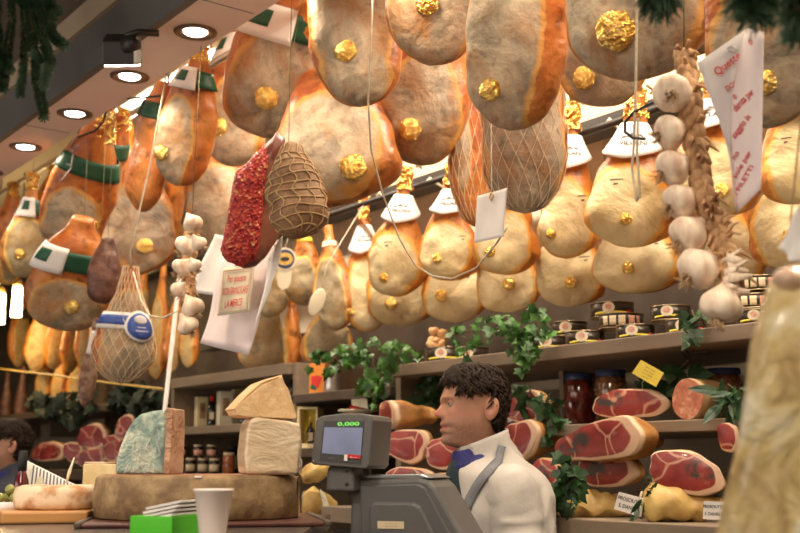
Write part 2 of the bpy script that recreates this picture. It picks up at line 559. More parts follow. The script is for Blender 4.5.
def slab(name, mat, x0, x1, y0, y1, z0, z1, kind='structure', bev=.0, parent=None):
    return boxo(name, mat, ((x0 + x1) / 2, (y0 + y1) / 2, (z0 + z1) / 2), (x1 - x0, y1 - y0, z1 - z0), parent, bev=bev, kind=kind)


slab('floor', M['floor stone'], X0 - .1, X1 + .1, -3, YW + .1, -.1, 0)
slab('ceiling', M['ceiling paint'], X0, X1, YO + .05, YW + .1, 3.34, 3.42)
slab('wall_back', M['back wall paint'], X0, X1, YW, YW + .1, 0, 3.34)
slab('wall_left', M['back wall paint'], X0 - .1, X0, -3, YW + .1, 0, 3.42)
slab('wall_right', M['back wall paint'], X1, X1 + .1, -3, YW + .1, 0, 3.42)
# canopy over the counter: lit soffit, grey fascia, beige fascia, dark hall ceiling beyond
slab('ceiling_soffit', M['soffit paint'], X0, X1, YO + .012, 1.45, SOF, SOF + .03)
slab('trim_1', M['fascia grey'], X0, X1, YO - .012, YO + .012, SOF - .004, P(128, 0, Y=YO).z)
zf = P(128, 0, Y=YO).z
slab('trim_2', M['fascia beige'], X0, X1, YO - .03, YO + .02, zf, zf + .085)
slab('trim_3', M['dark board'], X0, X1, YO - .02, YO + .06, zf + .085, 3.42)
slab('trim_4', M['soffit paint'], X0, X1, 1.438, 1.45, SOF + .03, 3.34)
# seams between the soffit boards
for px in (248, 108):
    p = P(px, 12 if px == 248 else 140, z=SOF)
    slab('trim_5' if px == 248 else 'trim_6', M['fascia grey'], p.x - .0015, p.x + .0015, YO + .013, 1.437, SOF - .001, SOF + .001)
# cream panelling behind the hanging hams, with its grooves
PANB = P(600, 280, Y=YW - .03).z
slab('wall_shade_band', M['dark board'], X0, X1, YW - .02, YW - .001, P(620, 338, Y=2.3).z, PANB)  # dark slab painting in the shade the hams cast on the lower panelling
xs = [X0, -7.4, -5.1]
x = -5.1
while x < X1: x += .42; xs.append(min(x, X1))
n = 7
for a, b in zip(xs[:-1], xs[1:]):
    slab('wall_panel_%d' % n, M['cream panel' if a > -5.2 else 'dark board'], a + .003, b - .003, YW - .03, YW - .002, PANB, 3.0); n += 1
# pelmet and dark rail above the back hams
RAILB = P(440, 179, Y=2.5)
slab('trim_30', M['cream trim'], -5.6, X1, 2.66, 2.78, RAILB.z + .10, RAILB.z + .19)
slab('trim_31', M['cream trim'], -5.6, X1, 2.62, 2.83, RAILB.z + .23, RAILB.z + .30)
slab('trim_32', M['dark rail'], X0, X1, 2.58, 2.66, RAILB.z + .02, RAILB.z + .07)

t = thing('hanging_rail', 'dark metal rail carrying the pale hams along the back wall', 'rail', (-3, 2.5, RAILB.z))
MB().tube([(X0 + 3.02, 0, 0), (X1 + 2.98, 0, 0)], .011, 10).build('bar', M['dark rail'], t)
for i in range(9):
    MB().tube([(-7 + i * 1.15, 0, 0), (-7 + i * 1.15, .1, .04), (-7 + i * 1.15, .14, .045)], .008, 8).build('bracket', M['dark metal'], t)
for y, nm, lb in ((1.66, 'hanging_rail', 'steel rail above the front row of big hams'), (1.86, 'hanging_rail', 'steel rail above the second row of big hams')):
    t = thing(nm, lb, 'rail', (-3, y, 3.02))
    MB().tube([(X0 + 3.02, 0, 0), (X1 + 2.98, 0, 0)], .014, 10).build('bar', M['steel'], t)
    for i in range(8):
        MB().tube([(-7 + i * 1.25, 0, 0), (-7 + i * 1.25, 0, .30)], .007, 8).build('hanger', M['steel'], t)

# fluorescent battens between the two rows
for i, xx in zip((2, 3, 4, 5), (-4.75, -3.4, -2.0, -.6)):
    t = thing('strip_light', 'white fluorescent batten on the ceiling, %s' % (
        'farthest along the shop', 'second from the far wall', 'farthest one in view, above the small hams', 'second from the far end', 'above the big foil sealed hams', 'at the near end of the shop')[i], 'light', (xx, 2.13, 3.2), 0, 'ceiling battens')
    MB().box((0, 0, .135), (.3, .08, .008)).build('mounting_plate', M['steel'], t, smooth=False)
    MB().box((0, 0, .10), (1.3, .12, .06)).build('housing', M['ivory plastic'], t, smooth=False, bev=.006)
    MB().box((0, 0, .062), (1.22, .085, .03)).build('tube', M['tube white'], t, smooth=False, bev=.01)

# recessed downlights
DL = [(192, 31), (128, 76), (74.5, 113.5), (30, 147.5), (3, 174.5)]
pts = [P(a, b, z=SOF) for a, b in DL]
lbl = ['nearest the big ham with white and green band', 'beside the black spotlight', 'above the hanging pine tip', 'second from the left end', 'farthest along and half out of view']
stepx = pts[0].x - pts[1].x
yl = sum(q.y for q in pts[:4]) / 4


def spot(name, loc, target, power, col, size, angle, blend=.6):
    ld = bpy.data.lights.new(name, 'SPOT'); ld.energy = power; ld.color = col; ld.shadow_soft_size = size
    ld.spot_size = R(angle); ld.spot_blend = blend
    o = bpy.data.objects.new(name, ld); C.objects.link(o); o.location = loc
    o.rotation_euler = (V(target) - V(loc)).to_track_quat('-Z', 'Y').to_euler()
    return o


WARM = (1.0, .80, .56)
for i, q in enumerate(pts):
    t = thing('downlight', 'round recessed downlight in the soffit, ' + lbl[i], 'light', (q.x, yl, SOF), 0, 'soffit downlights')
    MB().lathe([(.036, .004), (.038, -.003), (.050, -.006), (.062, -.004), (.064, .002), (.05, .004)], 36).build('ring', M['bronze ring'] if 'bronze ring' in M else M['dark metal'], t)
    MB().lathe([(.0, -.0035), (.030, -.0045), (.034, -.002), (.034, .004)], 32).build('lamp', M['lamp white'], t)
for i in range(-8, 9):
    xx = pts[0].x - i * stepx
    if xx < X0 + .4 or xx > X1 - .1: continue
    spot('downlight beam', (xx, yl, SOF - .02), (xx, yl + .10, 0), 9, WARM, .03, 150, .5)

# batten light
for i, xx in zip((2, 3, 4, 5), (-4.75, -3.4, -2.0, -.6)):
    ld = bpy.data.lights.new('batten light', 'AREA'); ld.shape = 'RECTANGLE'; ld.size = 1.2; ld.size_y = .08
    ld.energy = 29 if xx > -4 else 13; ld.color = (1, .86, .66) if xx > -5.5 else (1, .66, .30)
    o = bpy.data.objects.new('batten light', ld); C.objects.link(o); o.location = (xx, 2.13, 3.235)
    o.rotation_euler = (R(8), 0, 0)
# added unseen fill lights behind the camera, standing in for hall lighting
for (x, y, z, e, s) in ((-3.2, -1.6, 3.3, 15, 1.4), (.4, -1.2, 3.3, 40, 1.0), (-6.5, -1.5, 3.3, 7, 1.3)):
    ld = bpy.data.lights.new('hall fill light', 'AREA'); ld.shape = 'DISK'; ld.size = s; ld.energy = e; ld.color = (1, .84, .66)
    o = bpy.data.objects.new('hall fill light', ld); C.objects.link(o); o.location = (x, y, z)
    o.rotation_euler = (V((x * .85 if x < 0 else -1.2, 1.7, 2.3)) - V((x, y, z))).to_track_quat('-Z', 'Y').to_euler()

ld = bpy.data.lights.new('front fill light', 'AREA'); ld.shape = 'RECTANGLE'; ld.size = 4.5; ld.size_y = .7; ld.energy = 25; ld.color = (1, .85, .68)  # added unseen fill for the shelf fronts, counter faces and shopkeeper
o = bpy.data.objects.new('front fill light', ld); C.objects.link(o); o.location = (-2.6, -2.9, 2.25)
o.rotation_euler = (V((-2.6, 2, 1.7)) - V((-2.6, -2.9, 2.25))).to_track_quat('-Z', 'Y').to_euler()
ld = bpy.data.lights.new('upward fill light', 'AREA'); ld.shape = 'RECTANGLE'; ld.size = 6; ld.size_y = .6; ld.energy = 40; ld.color = (1, .90, .80)  # added unseen light aimed upward to brighten the soffit underside
o = bpy.data.objects.new('upward fill light', ld); C.objects.link(o); o.location = (-4.2, -2.0, .9)
o.rotation_euler = (V((-4.4, 1.3, 3.1)) - V((-4.2, -2.0, .9))).to_track_quat('-Z', 'Y').to_euler()
for (x, e) in ((-2.3, 16), (-1.2, 16), (-.1, 12)):
    spot('counter fill beam', (x + .5, -.45, 3.1), (x - .3, .95, 1.3), e * 6.5, (1, .86, .70), .06, 52, .8)  # added unseen spots that brighten the fronts of the counter goods
slab('ceiling_hall', M['dark board'], X0, X1, -3, YO - .03, 3.42, 3.5)
# black spotlight bracketed to the fascia
sp = P(122, 52, Y=YO - .10)
t = thing('spotlight', 'black adjustable spotlight bracketed to the grey fascia', 'light', sp)
u = mpp(sp)
rot = Matrix.Rotation(R(-37), 3, 'Z') @ Matrix.Rotation(R(22), 3, 'Y')
hs = MB()
hs.prism([(-.055, -.035), (.055, -.035), (.045, .03), (.0, .05), (-.045, .045)], .09)
hs.v = [rot @ (q - V((0, .045, 0))) for q in hs.v]
hs.build('housing', M['dark metal'], t, smooth=False, bev=.006)
gl = MB().box((0, 0, -.037), (.095, .078, .004)); gl.v = [rot @ q for q in gl.v]
gl.build('lens', M['lamp white'], t, smooth=False)
MB().tube([(.02, .0, .04), (.035, .03, .055), (.05, .085, .06)], .01, 10).build('bracket', M['dark metal'], t)
MB().tube([(.05, -.01, .0), (.075, .0, .0), (.08, .02, .0)], [.022, .02, .012], 10).build('knob', M['dark metal'], t)
spot('spotlight beam', sp + rot @ V((0, 0, -.06)), sp + rot @ V((.3, .25, -2)), 12, WARM, .03, 80)

# ------------------------------------------------------------------ shelves
ZU = P(620, 338, Y=2.3).z          # upper shelf, right bay
ZL = P(216, 373, Y=2.34).z         # upper shelf, left bay
ZLB = P(216, 425, Y=2.34).z
ZM = P(322, 392, Y=2.34).z
ZMB = P(312, 448, Y=2.34).z
ZR = P(676, 420, Y=2.26).z         # mid shelf, right bay
ZB = P(650, 522, Y=2.06).z         # bottom shelf, right bay
ZLC = P(216, 475, Y=2.34).z


def xat(px, Y): return P(px, 300, Y=Y).x


xA, xB, xC = xat(172, 2.34), xat(296, 2.36), xat(398, 2.36)
XR = X1 - .02


def shelf(name, label, x0, x1, y0, z, th=.04, mat='grey brown board'):
    t = thing(name, label, 'shelf', ((x0 + x1) / 2, y0, z))
    w = x1 - x0
    MB().box((0, (YW - .035 - y0) / 2, -th / 2), (w, YW - .035 - y0, th)).build('board', M[mat], t, smooth=False, bev=.003)
    k = max(2, int(w / .9))
    for i in range(k):
        xx = -w / 2 + w * (i + .5) / k
        MB().prism([(0, 0), (.0, -.11), (.018, -.11), (.018, 0)], .22, Matrix.Translation(V((xx, YW - .26 - y0, -th)))).build('bracket', M[mat], t, smooth=False)
    return t


shelf('wall_shelf', 'long grey brown shelf under the pale hams, holding ivy and tins', xC + .02, XR, 2.3, ZU)
shelf('wall_shelf', 'short shelf holding the cut ham and coarse pink sausage', xat(541, 2.3), XR, 2.26, ZR, .03)
shelf('wall_shelf', 'bottom shelf holding the yellow whole hams with name cards', xC + .02, XR, 2.03, ZB, .05)
shelf('wall_shelf', 'empty topmost shelf above the vinegar bottles', xA + .02, xB - .02, 2.34, ZL, .045)
shelf('wall_shelf', 'shelf holding the vinegar bottles and cream boxes', xA + .02, xB - .02, 2.34, ZLB, .035)
shelf('wall_shelf', 'shelf of small jars behind the big cheese wheel', xA + .02, xB - .02, 2.34, ZLC, .035)
shelf('wall_shelf', 'dark shelf holding the orange carton', xB + .02, xC - .02, 2.34, ZM, .035, 'dark board')
shelf('wall_shelf', 'dark shelf holding the yellow gift box', xB + .02, xC - .02, 2.34, ZMB, .035, 'dark board')
for i, (xx, hh_, lb) in enumerate(((xA, ZL + .0, 'upright board at the far end of the bottle shelves'), (xB, ZL, 'upright board between bottle shelves and orange carton'), (xC, ZU, 'upright board behind the weighing scale'))):
    tag(boxo('shelf_upright', M['grey brown board'], (xx, 2.6, hh_ / 2), (.03, .48, hh_), bev=.003), lb, 'shelf upright')
# far part of the shop beyond the pole
ZF = P(120, 402, Y=2.4).z
shelf('wall_shelf', 'dark far shelf under the blurred orange hams', X0 + .05, xA - .05, 2.4, ZF, .04, 'dark board')
ZF2 = P(90, 470, Y=2.2).z
shelf('wall_shelf', 'dark far shelf holding the blurred cut hams', X0 + .05, xA - .05, 2.15, ZF2, .05, 'dark board')

t = thing('wall_shelf', 'low grey shelf end between the cheese wheel and the scale', 'shelf', (0, 0, 0))
a_, b_ = xat(284, 2.06), xC
zz = P(320, 517, Y=2.06).z
MB().box(((a_ + b_) / 2, 2.18, zz - .02), (b_ - a_, .30, .04)).build('board', M['grey brown board'], t, smooth=False, bev=.003)
MB().box(((a_ + b_) / 2, 2.28, zz / 2 - .02), (b_ - a_ - .1, .06, zz - .04)).build('cabinet_front', M['dark board'], t, smooth=False)
# white leaning pole
p0, p1 = P(164.5, 412, Y=1.98), P(178.5, 285, Y=2.0)
d = (p1 - p0).normalized()
tag(MB().tube([p0 - d * (p0.z - .005) / d.z, p1 + d * .06], .0095, 12).build('pole', M['paper white']), 'thin white pole leaning up behind the garlic bunch', 'pole')

# counters: a low serving counter, and a raised display ledge for the cheeses
LOWC = 1.16
t = thing('counter', 'low serving counter under the scale and the tall wrapped cheese', 'counter', (-.9, .95, 0))
MB().box((0, 0, LOWC - .02), (3.9, .74, .04)).build('worktop', M['counter stone'], t, smooth=False, bev=.004)
MB().box((0, -.38, LOWC - .025), (3.9, .025, .045)).build('edge_strip', M['counter steel'], t, smooth=False, bev=.005)
MB().box((0, .02, (LOWC - .04) / 2), (3.8, .66, LOWC - .04)).build('cabinet', M['fascia grey'], t, smooth=False, bev=.004)


def face_rot(p, yaw=0):
    """turn about the upright so that local -y looks at the camera, then yaw"""
    return math.atan2((CAM - p).x, -(CAM - p).y) + R(yaw)


lc = P(128, 500, d=1.98); lc.z = 0
hw_ = (P(322, 500, d=1.9) - P(-70, 500, d=1.9)).length / 2
t = thing('display_counter', 'raised dark display counter carrying the cheeses', 'counter', lc, math.atan2(RT.y, RT.x))
MB().box((0, 0, COUNTER - .015), (2 * hw_, .86, .03)).build('worktop', M['counter stone'], t, smooth=False, bev=.003)
MB().box((0, -.435, COUNTER - .02), (2 * hw_, .02, .045)).build('edge_strip', M['counter steel'], t, smooth=False, bev=.005)
MB().box((0, 0, (COUNTER + LOWC) / 2 - .015 + .001), (2 * hw_ - .06, .76, COUNTER - LOWC - .032)).build('display_case', M['scale dark'], t, smooth=False, bev=.004)
# ------------------------------------------------------------------ hams
PROFS = {
    'pear': [(0, 0), (.015, .30), (.05, .60), (.12, .86), (.22, .99), (.33, 1.0), (.46, .84), (.58, .61), (.70, .40), (.82, .27), (.92, .22), (1, .21)],
    'big': [(0, 0), (.015, .32), (.05, .60), (.12, .85), (.24, .98), (.40, 1.0), (.55, .92), (.68, .74), (.80, .46), (.90, .26), (1, .19)],
    'wide': [(0, 0), (.015, .32), (.05, .60), (.12, .86), (.24, .98), (.40, 1.0), (.55, .95), (.68, .82), (.80, .62), (.90, .45), (1, .3)],
    'bell': [(0, 0), (.012, .34), (.05, .66), (.11, .90), (.20, 1.0), (.30, .98), (.42, .84), (.54, .62), (.66, .42), (.78, .29), (.9, .22), (1, .19)],
    'drop': [(0, 0), (.02, .28), (.08, .62), (.2, .95), (.32, 1.0), (.48, .88), (.64, .62), (.78, .38), (.9, .26), (1, .22)],
    'slim': [(0, 0), (.02, .32), (.08, .68), (.2, .96), (.34, 1.0), (.52, .86), (.68, .62), (.82, .42), (1, .3)],
}


class Ham:
    pass


def ham(label, hook, bot, w, Y, mat, yaw=0, prof='pear', thick=.55, face=(0, .3, .86, .34), seed=1, bend=0, name='cured_ham', cat='ham', group=None, lump=1.0, cord=None, body='body', nz_=44, nphi=56):
    H, B = P(*hook, Y=Y), P(*bot, Y=Y)
    ctr = B.lerp(H, .3)
    z = (H - B).normalized()
    f = (CAM - ctr); f = (f - z * f.dot(z)).normalized()
    f = Matrix.Rotation(R(yaw), 3, z) @ f
    x = z.cross(f); y = -f
    mw = Matrix((x, y, z)).transposed().to_4x4(); mw.translation = B
    L = (H - B).length
    W = w * mpp(ctr)
    h = Ham(); h.L = L; h.W = W; h.mw = mw; h.Y = Y
    pr = PROFS[prof]

    def surf(s, phi, off=0.0, lumpy=True):
        hw = W / 2 * max(0.0, interp(pr, s))
        th = lerp(thick, 1.0, sstep(.5, .85, s))
        c = math.cos(phi); sn = math.sin(phi)
        k = .82 if c > 0 else 1.0
        cc = math.copysign(abs(c) ** .85, c)
        p = V((hw * sn + bend * W * math.sin(PI * min(1, s * 1.15)), -hw * th * k * cc, s * L))
        if lumpy and hw > 1e-5:
            q = p / W
            d = (nz(q, 2.1, seed) * .055 + nz(q, 4.6, seed + 3) * .026) * W * lump * min(1, hw / (W * .2))
            d = max(-.25 * hw, min(.25 * hw, d))
            p = p + V((sn, -cc * .7, 0)) * d
        return p + V((sn, -c, 0)) * off
    h.surf = surf
    ss = [i / nz_ for i in range(nz_ + 1)]
    ss = [0.0, .004, .012, .024, .04] + [lerp(.055, 1, i / (nz_ - 4)) for i in range(nz_ - 3)]
    mb = MB(); fa = []
    vs = []; n = nphi
    for s in ss:
        for k in range(n):
            phi = 2 * PI * k / n
            p = surf(s, phi)
            vs.append(p)
            c = math.cos(phi)
            if face is None: v = -1.0
            else:
                v = 1 - math.sqrt(((p.x / (W / 2) - face[0]) / face[2]) ** 2 + ((s - face[1]) / face[3]) ** 2)
                v = min(v, .9) - (max(0, .30 - c) * 1.6)
            fa.append(max(-1, min(1, v)))
    fs = []
    m = len(ss)
    for i in range(m - 1):
        for k in range(n):
            l = (k + 1) % n
            fs.append((i * n + k, i * n + l, (i + 1) * n + l, (i + 1) * n + k))
    fs.append(tuple(reversed(range(n)))); fs.append(tuple((m - 1) * n + k for k in range(n)))
    mb.add(vs, fs); mb.a['face'] = fa
    t = thing(name, label, cat, mat=mw, group=group)
    h.t = t
    h.body = mb.build(body, M[mat], t)
    h.bvh = BVHTree.FromPolygons([mw @ q for q in vs], fs)
    # cord up to the rail
    if cord is not None:
        up = mw.inverted()
        top = V((0, 0, L))
        end = up @ V((H.x, H.y, max(cord, H.z + .02)))
        MB().tube([top - V((0, 0, .02)), top + V((0, 0, .005)), end], .0010, 5).build('hanging_cord', M['stem'], t)
    return h


def seal(h, px, py, r=11, name='foil_seal', squash=.55):
    """gold foil over the bone end, set on the surface seen there"""
    dr = (P(px, py, d=1) - CAM).normalized()
    loc, nrm, _, _ = h.bvh.ray_cast(CAM, dr)
    if loc is None: return None
    rr = r * .9 * mpp(loc)
    inv = h.mw.inverted()
    q = Matrix.Translation(inv @ loc) @ (inv.to_3x3() @ nrm).to_track_quat('Z', 'Y').to_matrix().to_4x4()
    bm = bmesh.new(); bmesh.ops.create_icosphere(bm, subdivisions=4, radius=1)
    mb = MB()
    sd = px * .37 + py
    vs = []
    for v in bm.verts:
        p = v.co.copy()
        k = 1 + .14 * nz(p, 1.8, sd) + .13 * (1 - 2 * abs(nz(p, 3.4, sd + 1))) + .12 * (1 - 2 * abs(nz(p, 9, sd + 2)))
        p = p * k * rr
        p.z *= squash
        vs.append(q @ p)
    fs = [tuple(v.index for v in f_.verts) for f_ in bm.faces]; bm.free()
    mb.add(vs, fs)
    return mb.build(name, M['gold foil'], h.t, smooth=False)


def patch(h, name, mat, s0, s1, p0, p1, off=.003, flare=0.0, nu=28, nv=8, parent=None, solid=.0012, lumpy=False, label=None):
    """a sheet wrapped on the ham; s0, s1 may be functions of the angle in degrees"""
    def fn(u, v):
        a = lerp(p0, p1, u)
        lo = s0(a) if callable(s0) else s0; hi = s1(a) if callable(s1) else s1
        s = lerp(lo, hi, v)
        return h.surf(s, R(a), off + flare * (1 - v), lumpy)
    return MB().grid(fn, nu, nv).build(name, M[mat], parent or h.t, solid=solid, label=label)


def band(h, s0, s1, full=True, plate=-40):
    """green paper band with a white plate carrying a green print"""
    b = patch(h, 'paper_band', 'green print', s0, s1, -175, 178, .005, .003, 40, 4)
    if plate is not None:
        d = s1 - s0
        w_ = patch(h, 'label_plate', 'paper white', s0 - d * .22, s1 + d * .15, plate - 42, plate + 42, .009, .003, 16, 5, parent=b)
        patch(h, 'printed_mark', 'green print', s0 + d * .25, s1 - d * .1, plate - 18, plate + 14, .0112, .002, 10, 4, parent=w_, solid=.0006)
    return b


def ring(h, s0, s1, mat, name='paper_band', off=.004):
    return patch(h, name, mat, s0, s1, -178, 178, off, 0, 40, 3)


def foil_shank(h, s0=.86):
    mb = MB()
    n = 14; vs = []; rows = [s0 + (1.03 - s0) * i / 9 for i in range(10)]
    for i, s in enumerate(rows):
        for k in range(n):
            a = 2 * PI * k / n
            p = h.surf(min(s, 1), a, .004, False); p.z = s * h.L
            q = p * (1 / h.W)
            p = p + V((math.sin(a), -math.cos(a), 0)) * (.016 * nz(q, 14, k + i))
            vs.append(p)
    fs = [(i * n + k, i * n + (k + 1) % n, (i + 1) * n + (k + 1) % n, (i + 1) * n + k) for i in range(9) for k in range(n)]
    fs.append(tuple(9 * n + k for k in range(n)))
    mb.add(vs, fs)
    return mb.build('foil_wrap', M['gold foil'], h.t, smooth=False)


def collar(h, s_hem=.50, s_top=.80, text=None):
    """white paper bib round the shank, its hem dropping to a point in front"""
    lo = lambda a: s_hem + .12 * min(1, abs(a + 14) / 120) ** 1.2
    c = patch(h, 'paper_collar', 'paper white', lo, s_top, -125, 125, .004, .020, 30, 8)
    mid = (s_hem + s_top) / 2
    # printed crest: a small ridge of hills over a line of lettering
    hh = h.L

    def on(x, y, off=.0025):
        s = mid + y / hh
        r = max(.012, h.W / 2 * interp(PROFS['bell'], s))
        v = (s - lo(0)) / (s_top - lo(0))
        return h.surf(s, x / r, .004 + .020 * (1 - v) + off, False)
    pts = [(-.03, .004), (-.022, .014), (-.014, .010), (-.004, .022), (.006, .013), (.014, .019), (.024, .008), (.03, .004)]
    k = h.W / .25
    mb = MB(); mb.add([on(a * k, b * k) for a, b in pts], [tuple(range(len(pts)))])
    mb.build('printed_mark', M['apron grey'], c, smooth=False)
    text_obj('lettering', text or 'VILLANI', .017 * k, M['dark ink'], c, lambda x, y: on(x, y - .008 * k), bold=.0004)
    return c


def net(h, step=24, twist=1.0, s0=.02, s1=.9, r=.0011, off=.0025, mat='netting', nseg=36):
    mb = MB()
    for sg in (1, -1):
        a = 0
        while a < 360:
            pts = []
            for i in range(nseg + 1):
                s = lerp(s0, s1, i / nseg)
                pts.append(h.surf(s, R(a) + sg * twist * 2 * PI * (s - s0) * .5, off))
            mb.tube(pts, r, 4, caps=False)
            a += step
    return mb.build('netting', M[mat], h.t)


GF = 'big hams in the front rows'
FRONT = [
    # label, hook, bot, w, Y, yaw, prof, face, gold(px,py,r), band(s0,s1,plate), material, seed
    ('small pear shaped ham with white label plate at the far end', (33, 176), (23, 278), 47, 1.6, 10, 'pear', (0, .28, .9, .34), (20, 254, 5), (.62, .76, -25), 'ham cured umber', 1),
    ('brown ham with plain green band and dark spot beside small pear ham', (104, 118), (64, 250), 66, 1.56, 0, 'wide', (-.05, .22, .92, .30), (92, 226, 7), (.60, .73, None), 'ham cured grey', 2),
    ('narrow ham seen edge on with green band, between two round ones', (124, 112), (97, 226), 40, 1.70, 62, 'wide', (0, .24, .9, .30), None, (.60, .74, None), 'ham cured grey', 3),
    ('round tilted ham with red shoulder left of long white cord', (114, 148), (143, 272), 84, 1.90, 0, 'wide', (.14, .26, .92, .34), (145, 246, 8), None, 'ham cured grey', 4),
    ('red brown ham turned skin side out behind the white cord', (166, 82), (140, 212), 58, 1.56, 118, 'wide', (0, .3, .8, .3), None, (.72, .84, None), 'ham cured grey', 5),
    ('ham with white label plate next to red brown skin ham', (203, 40), (176, 186), 57, 1.58, -14, 'big', (-.34, .26, .82, .36), (161, 153, 8), (.68, .79, -30), 'ham cured grey', 6),
    ('low hanging ham with green and white band above blue labelled one', (84, 218), (60, 330), 80, 1.47, 0, 'wide', (0, .22, .96, .29), (72, 307, 7), (.56, .73, -55), 'ham cured grey', 7),
    ('ham with foil seal half hidden behind the big banded one', (238, 14), (234, 167), 66, 2.02, -14, 'big', (-.05, .25, .92, .33), (219, 127, 9), (.70, .83, -40), 'ham cured grey', 8),
    ('big ham with wide white and green band near the soffit', (309, -42), (262, 138), 108, 1.86, 0, 'wide', (0, .29, .95, .34), (266, 98, 11), (.56, .70, -38), 'ham cured grey', 9),
    ('broad round ham with orange rim above the netted loin', (314, 80), (353, 198), 124, 1.70, 0, 'wide', (-.08, .36, .86, .38), (353, 167, 13), None, 'ham cured grey', 10),
    ('ham with foil seal touched by thin hanging string', (346, -140), (360, 107), 92, 1.53, 0, 'big', (-.06, .30, .90, .44), (346, 51, 11), None, 'ham cured grey', 11),
    ('high ham cut by the top edge between string and tall ham', (446, -180), (430, 66), 96, 1.56, 0, 'big', (-.1, .33, 1.0, .5), (427, 4, 11), None, 'ham cured grey', 12),
    ('ham with red flesh top hanging below the high one', (432, -30), (421, 166), 90, 1.95, 0, 'big', (-.08, .24, .95, .32), (410, 129, 11), None, 'ham cured grey', 13),
    ('tall ham with broad orange side above the netted pair', (530, -160), (511, 131), 104, 1.54, -8, 'big', (-.33, .28, .95, .40), (490, 90, 11), None, 'ham cured grey', 14),
    ('largest ham with big foil seal behind hanging string', (655, -240), (630, 82), 152, 1.58, 0, 'big', (-.05, .3, 1.0, .46), (616, 30, 19), None, 'ham cured grey', 15),
    ('ham tucked behind the largest one with foil seal showing', (606, -80), (604, 107), 96, 1.86, 0, 'big', (0, .3, .98, .42), (584, 78, 11), None, 'ham cured grey', 16),
    ('orange skinned ham in netting beside the grey netted one', (470, -10), (477, 228), 66, 2.12, 52, 'big', (-1.0, .3, .35, .25), None, None, 'ham cured grey', 17),
    ('grey faced ham in netting below tall orange sided one', (520, -20), (525, 214), 84, 1.92, 0, 'big', (-.02, .34, 1.02, .5), None, None, 'ham cured grey', 18),
    ('ham behind the red printed paper notice', (772, -250), (768, 129), 124, 1.56, 0, 'big', (.05, .17, .95, .34), (764, 82, 12), None, 'ham cured grey', 19),
    ('thin orange ham turned sideways above the far garlic', (182, 150), (172, 252), 36, 2.16, 70, 'big', (.2, .2, .6, .2), None, None, 'ham cured orange', 20),
    ('pale ham with orange top behind the chilli crusted piece', (214, 80), (216, 248), 64, 2.12, 0, 'big', (.1, .20, .95, .28), None, None, 'ham cured grey', 21),
    ('orange ham half hidden behind green banded narrow one', (122, 88), (110, 190), 42, 2.12, 30, 'big', (0, .3, .7, .3), None, None, 'ham cured orange', 22),
    ('dim ham wedged between pear ham and brown one', (55, 165), (46, 262), 42, 2.05, 30, 'big', (0, .3, .7, .3), None, None, 'ham cured orange', 23),
    ('dark ham at the extreme far end of front rows', (14, 185), (6, 285), 40, 1.84, 30, 'big', (0, .3, .7, .3), None, None, 'ham cured umber', 24),
    ('ham showing between red brown skin ham and banded neighbour', (168, 60), (160, 178), 44, 2.14, 20, 'big', (0, .3, .7, .3), None, None, 'ham cured orange', 25),
    ('reddish ham peeping out behind the broad round one', (398, 0), (384, 186), 60, 2.14, 80, 'big', (0, .3, .6, .3), None, None, 'ham cured orange', 26),
]
HAMS = {}
for i, (lb, hook, bot, w_, Y, yaw, prof, face, gold, bd, mt, sd) in enumerate(FRONT):
    nets = sd in (17, 18)
    h = ham(lb, hook, bot, w_, Y, mt, yaw, prof, .55, face, sd * 1.7, group=GF, cord=3.0)
    HAMS[sd] = h
    if gold: seal(h, gold[0], gold[1], gold[2])
    if bd: band(h, *bd[:2], plate=bd[2])
    if nets: net(h, 20, .8, .02, .8, .0008)
    if sd in (1, 2, 3, 6, 22, 23, 24, 25): foil_shank(h, .86)
del h

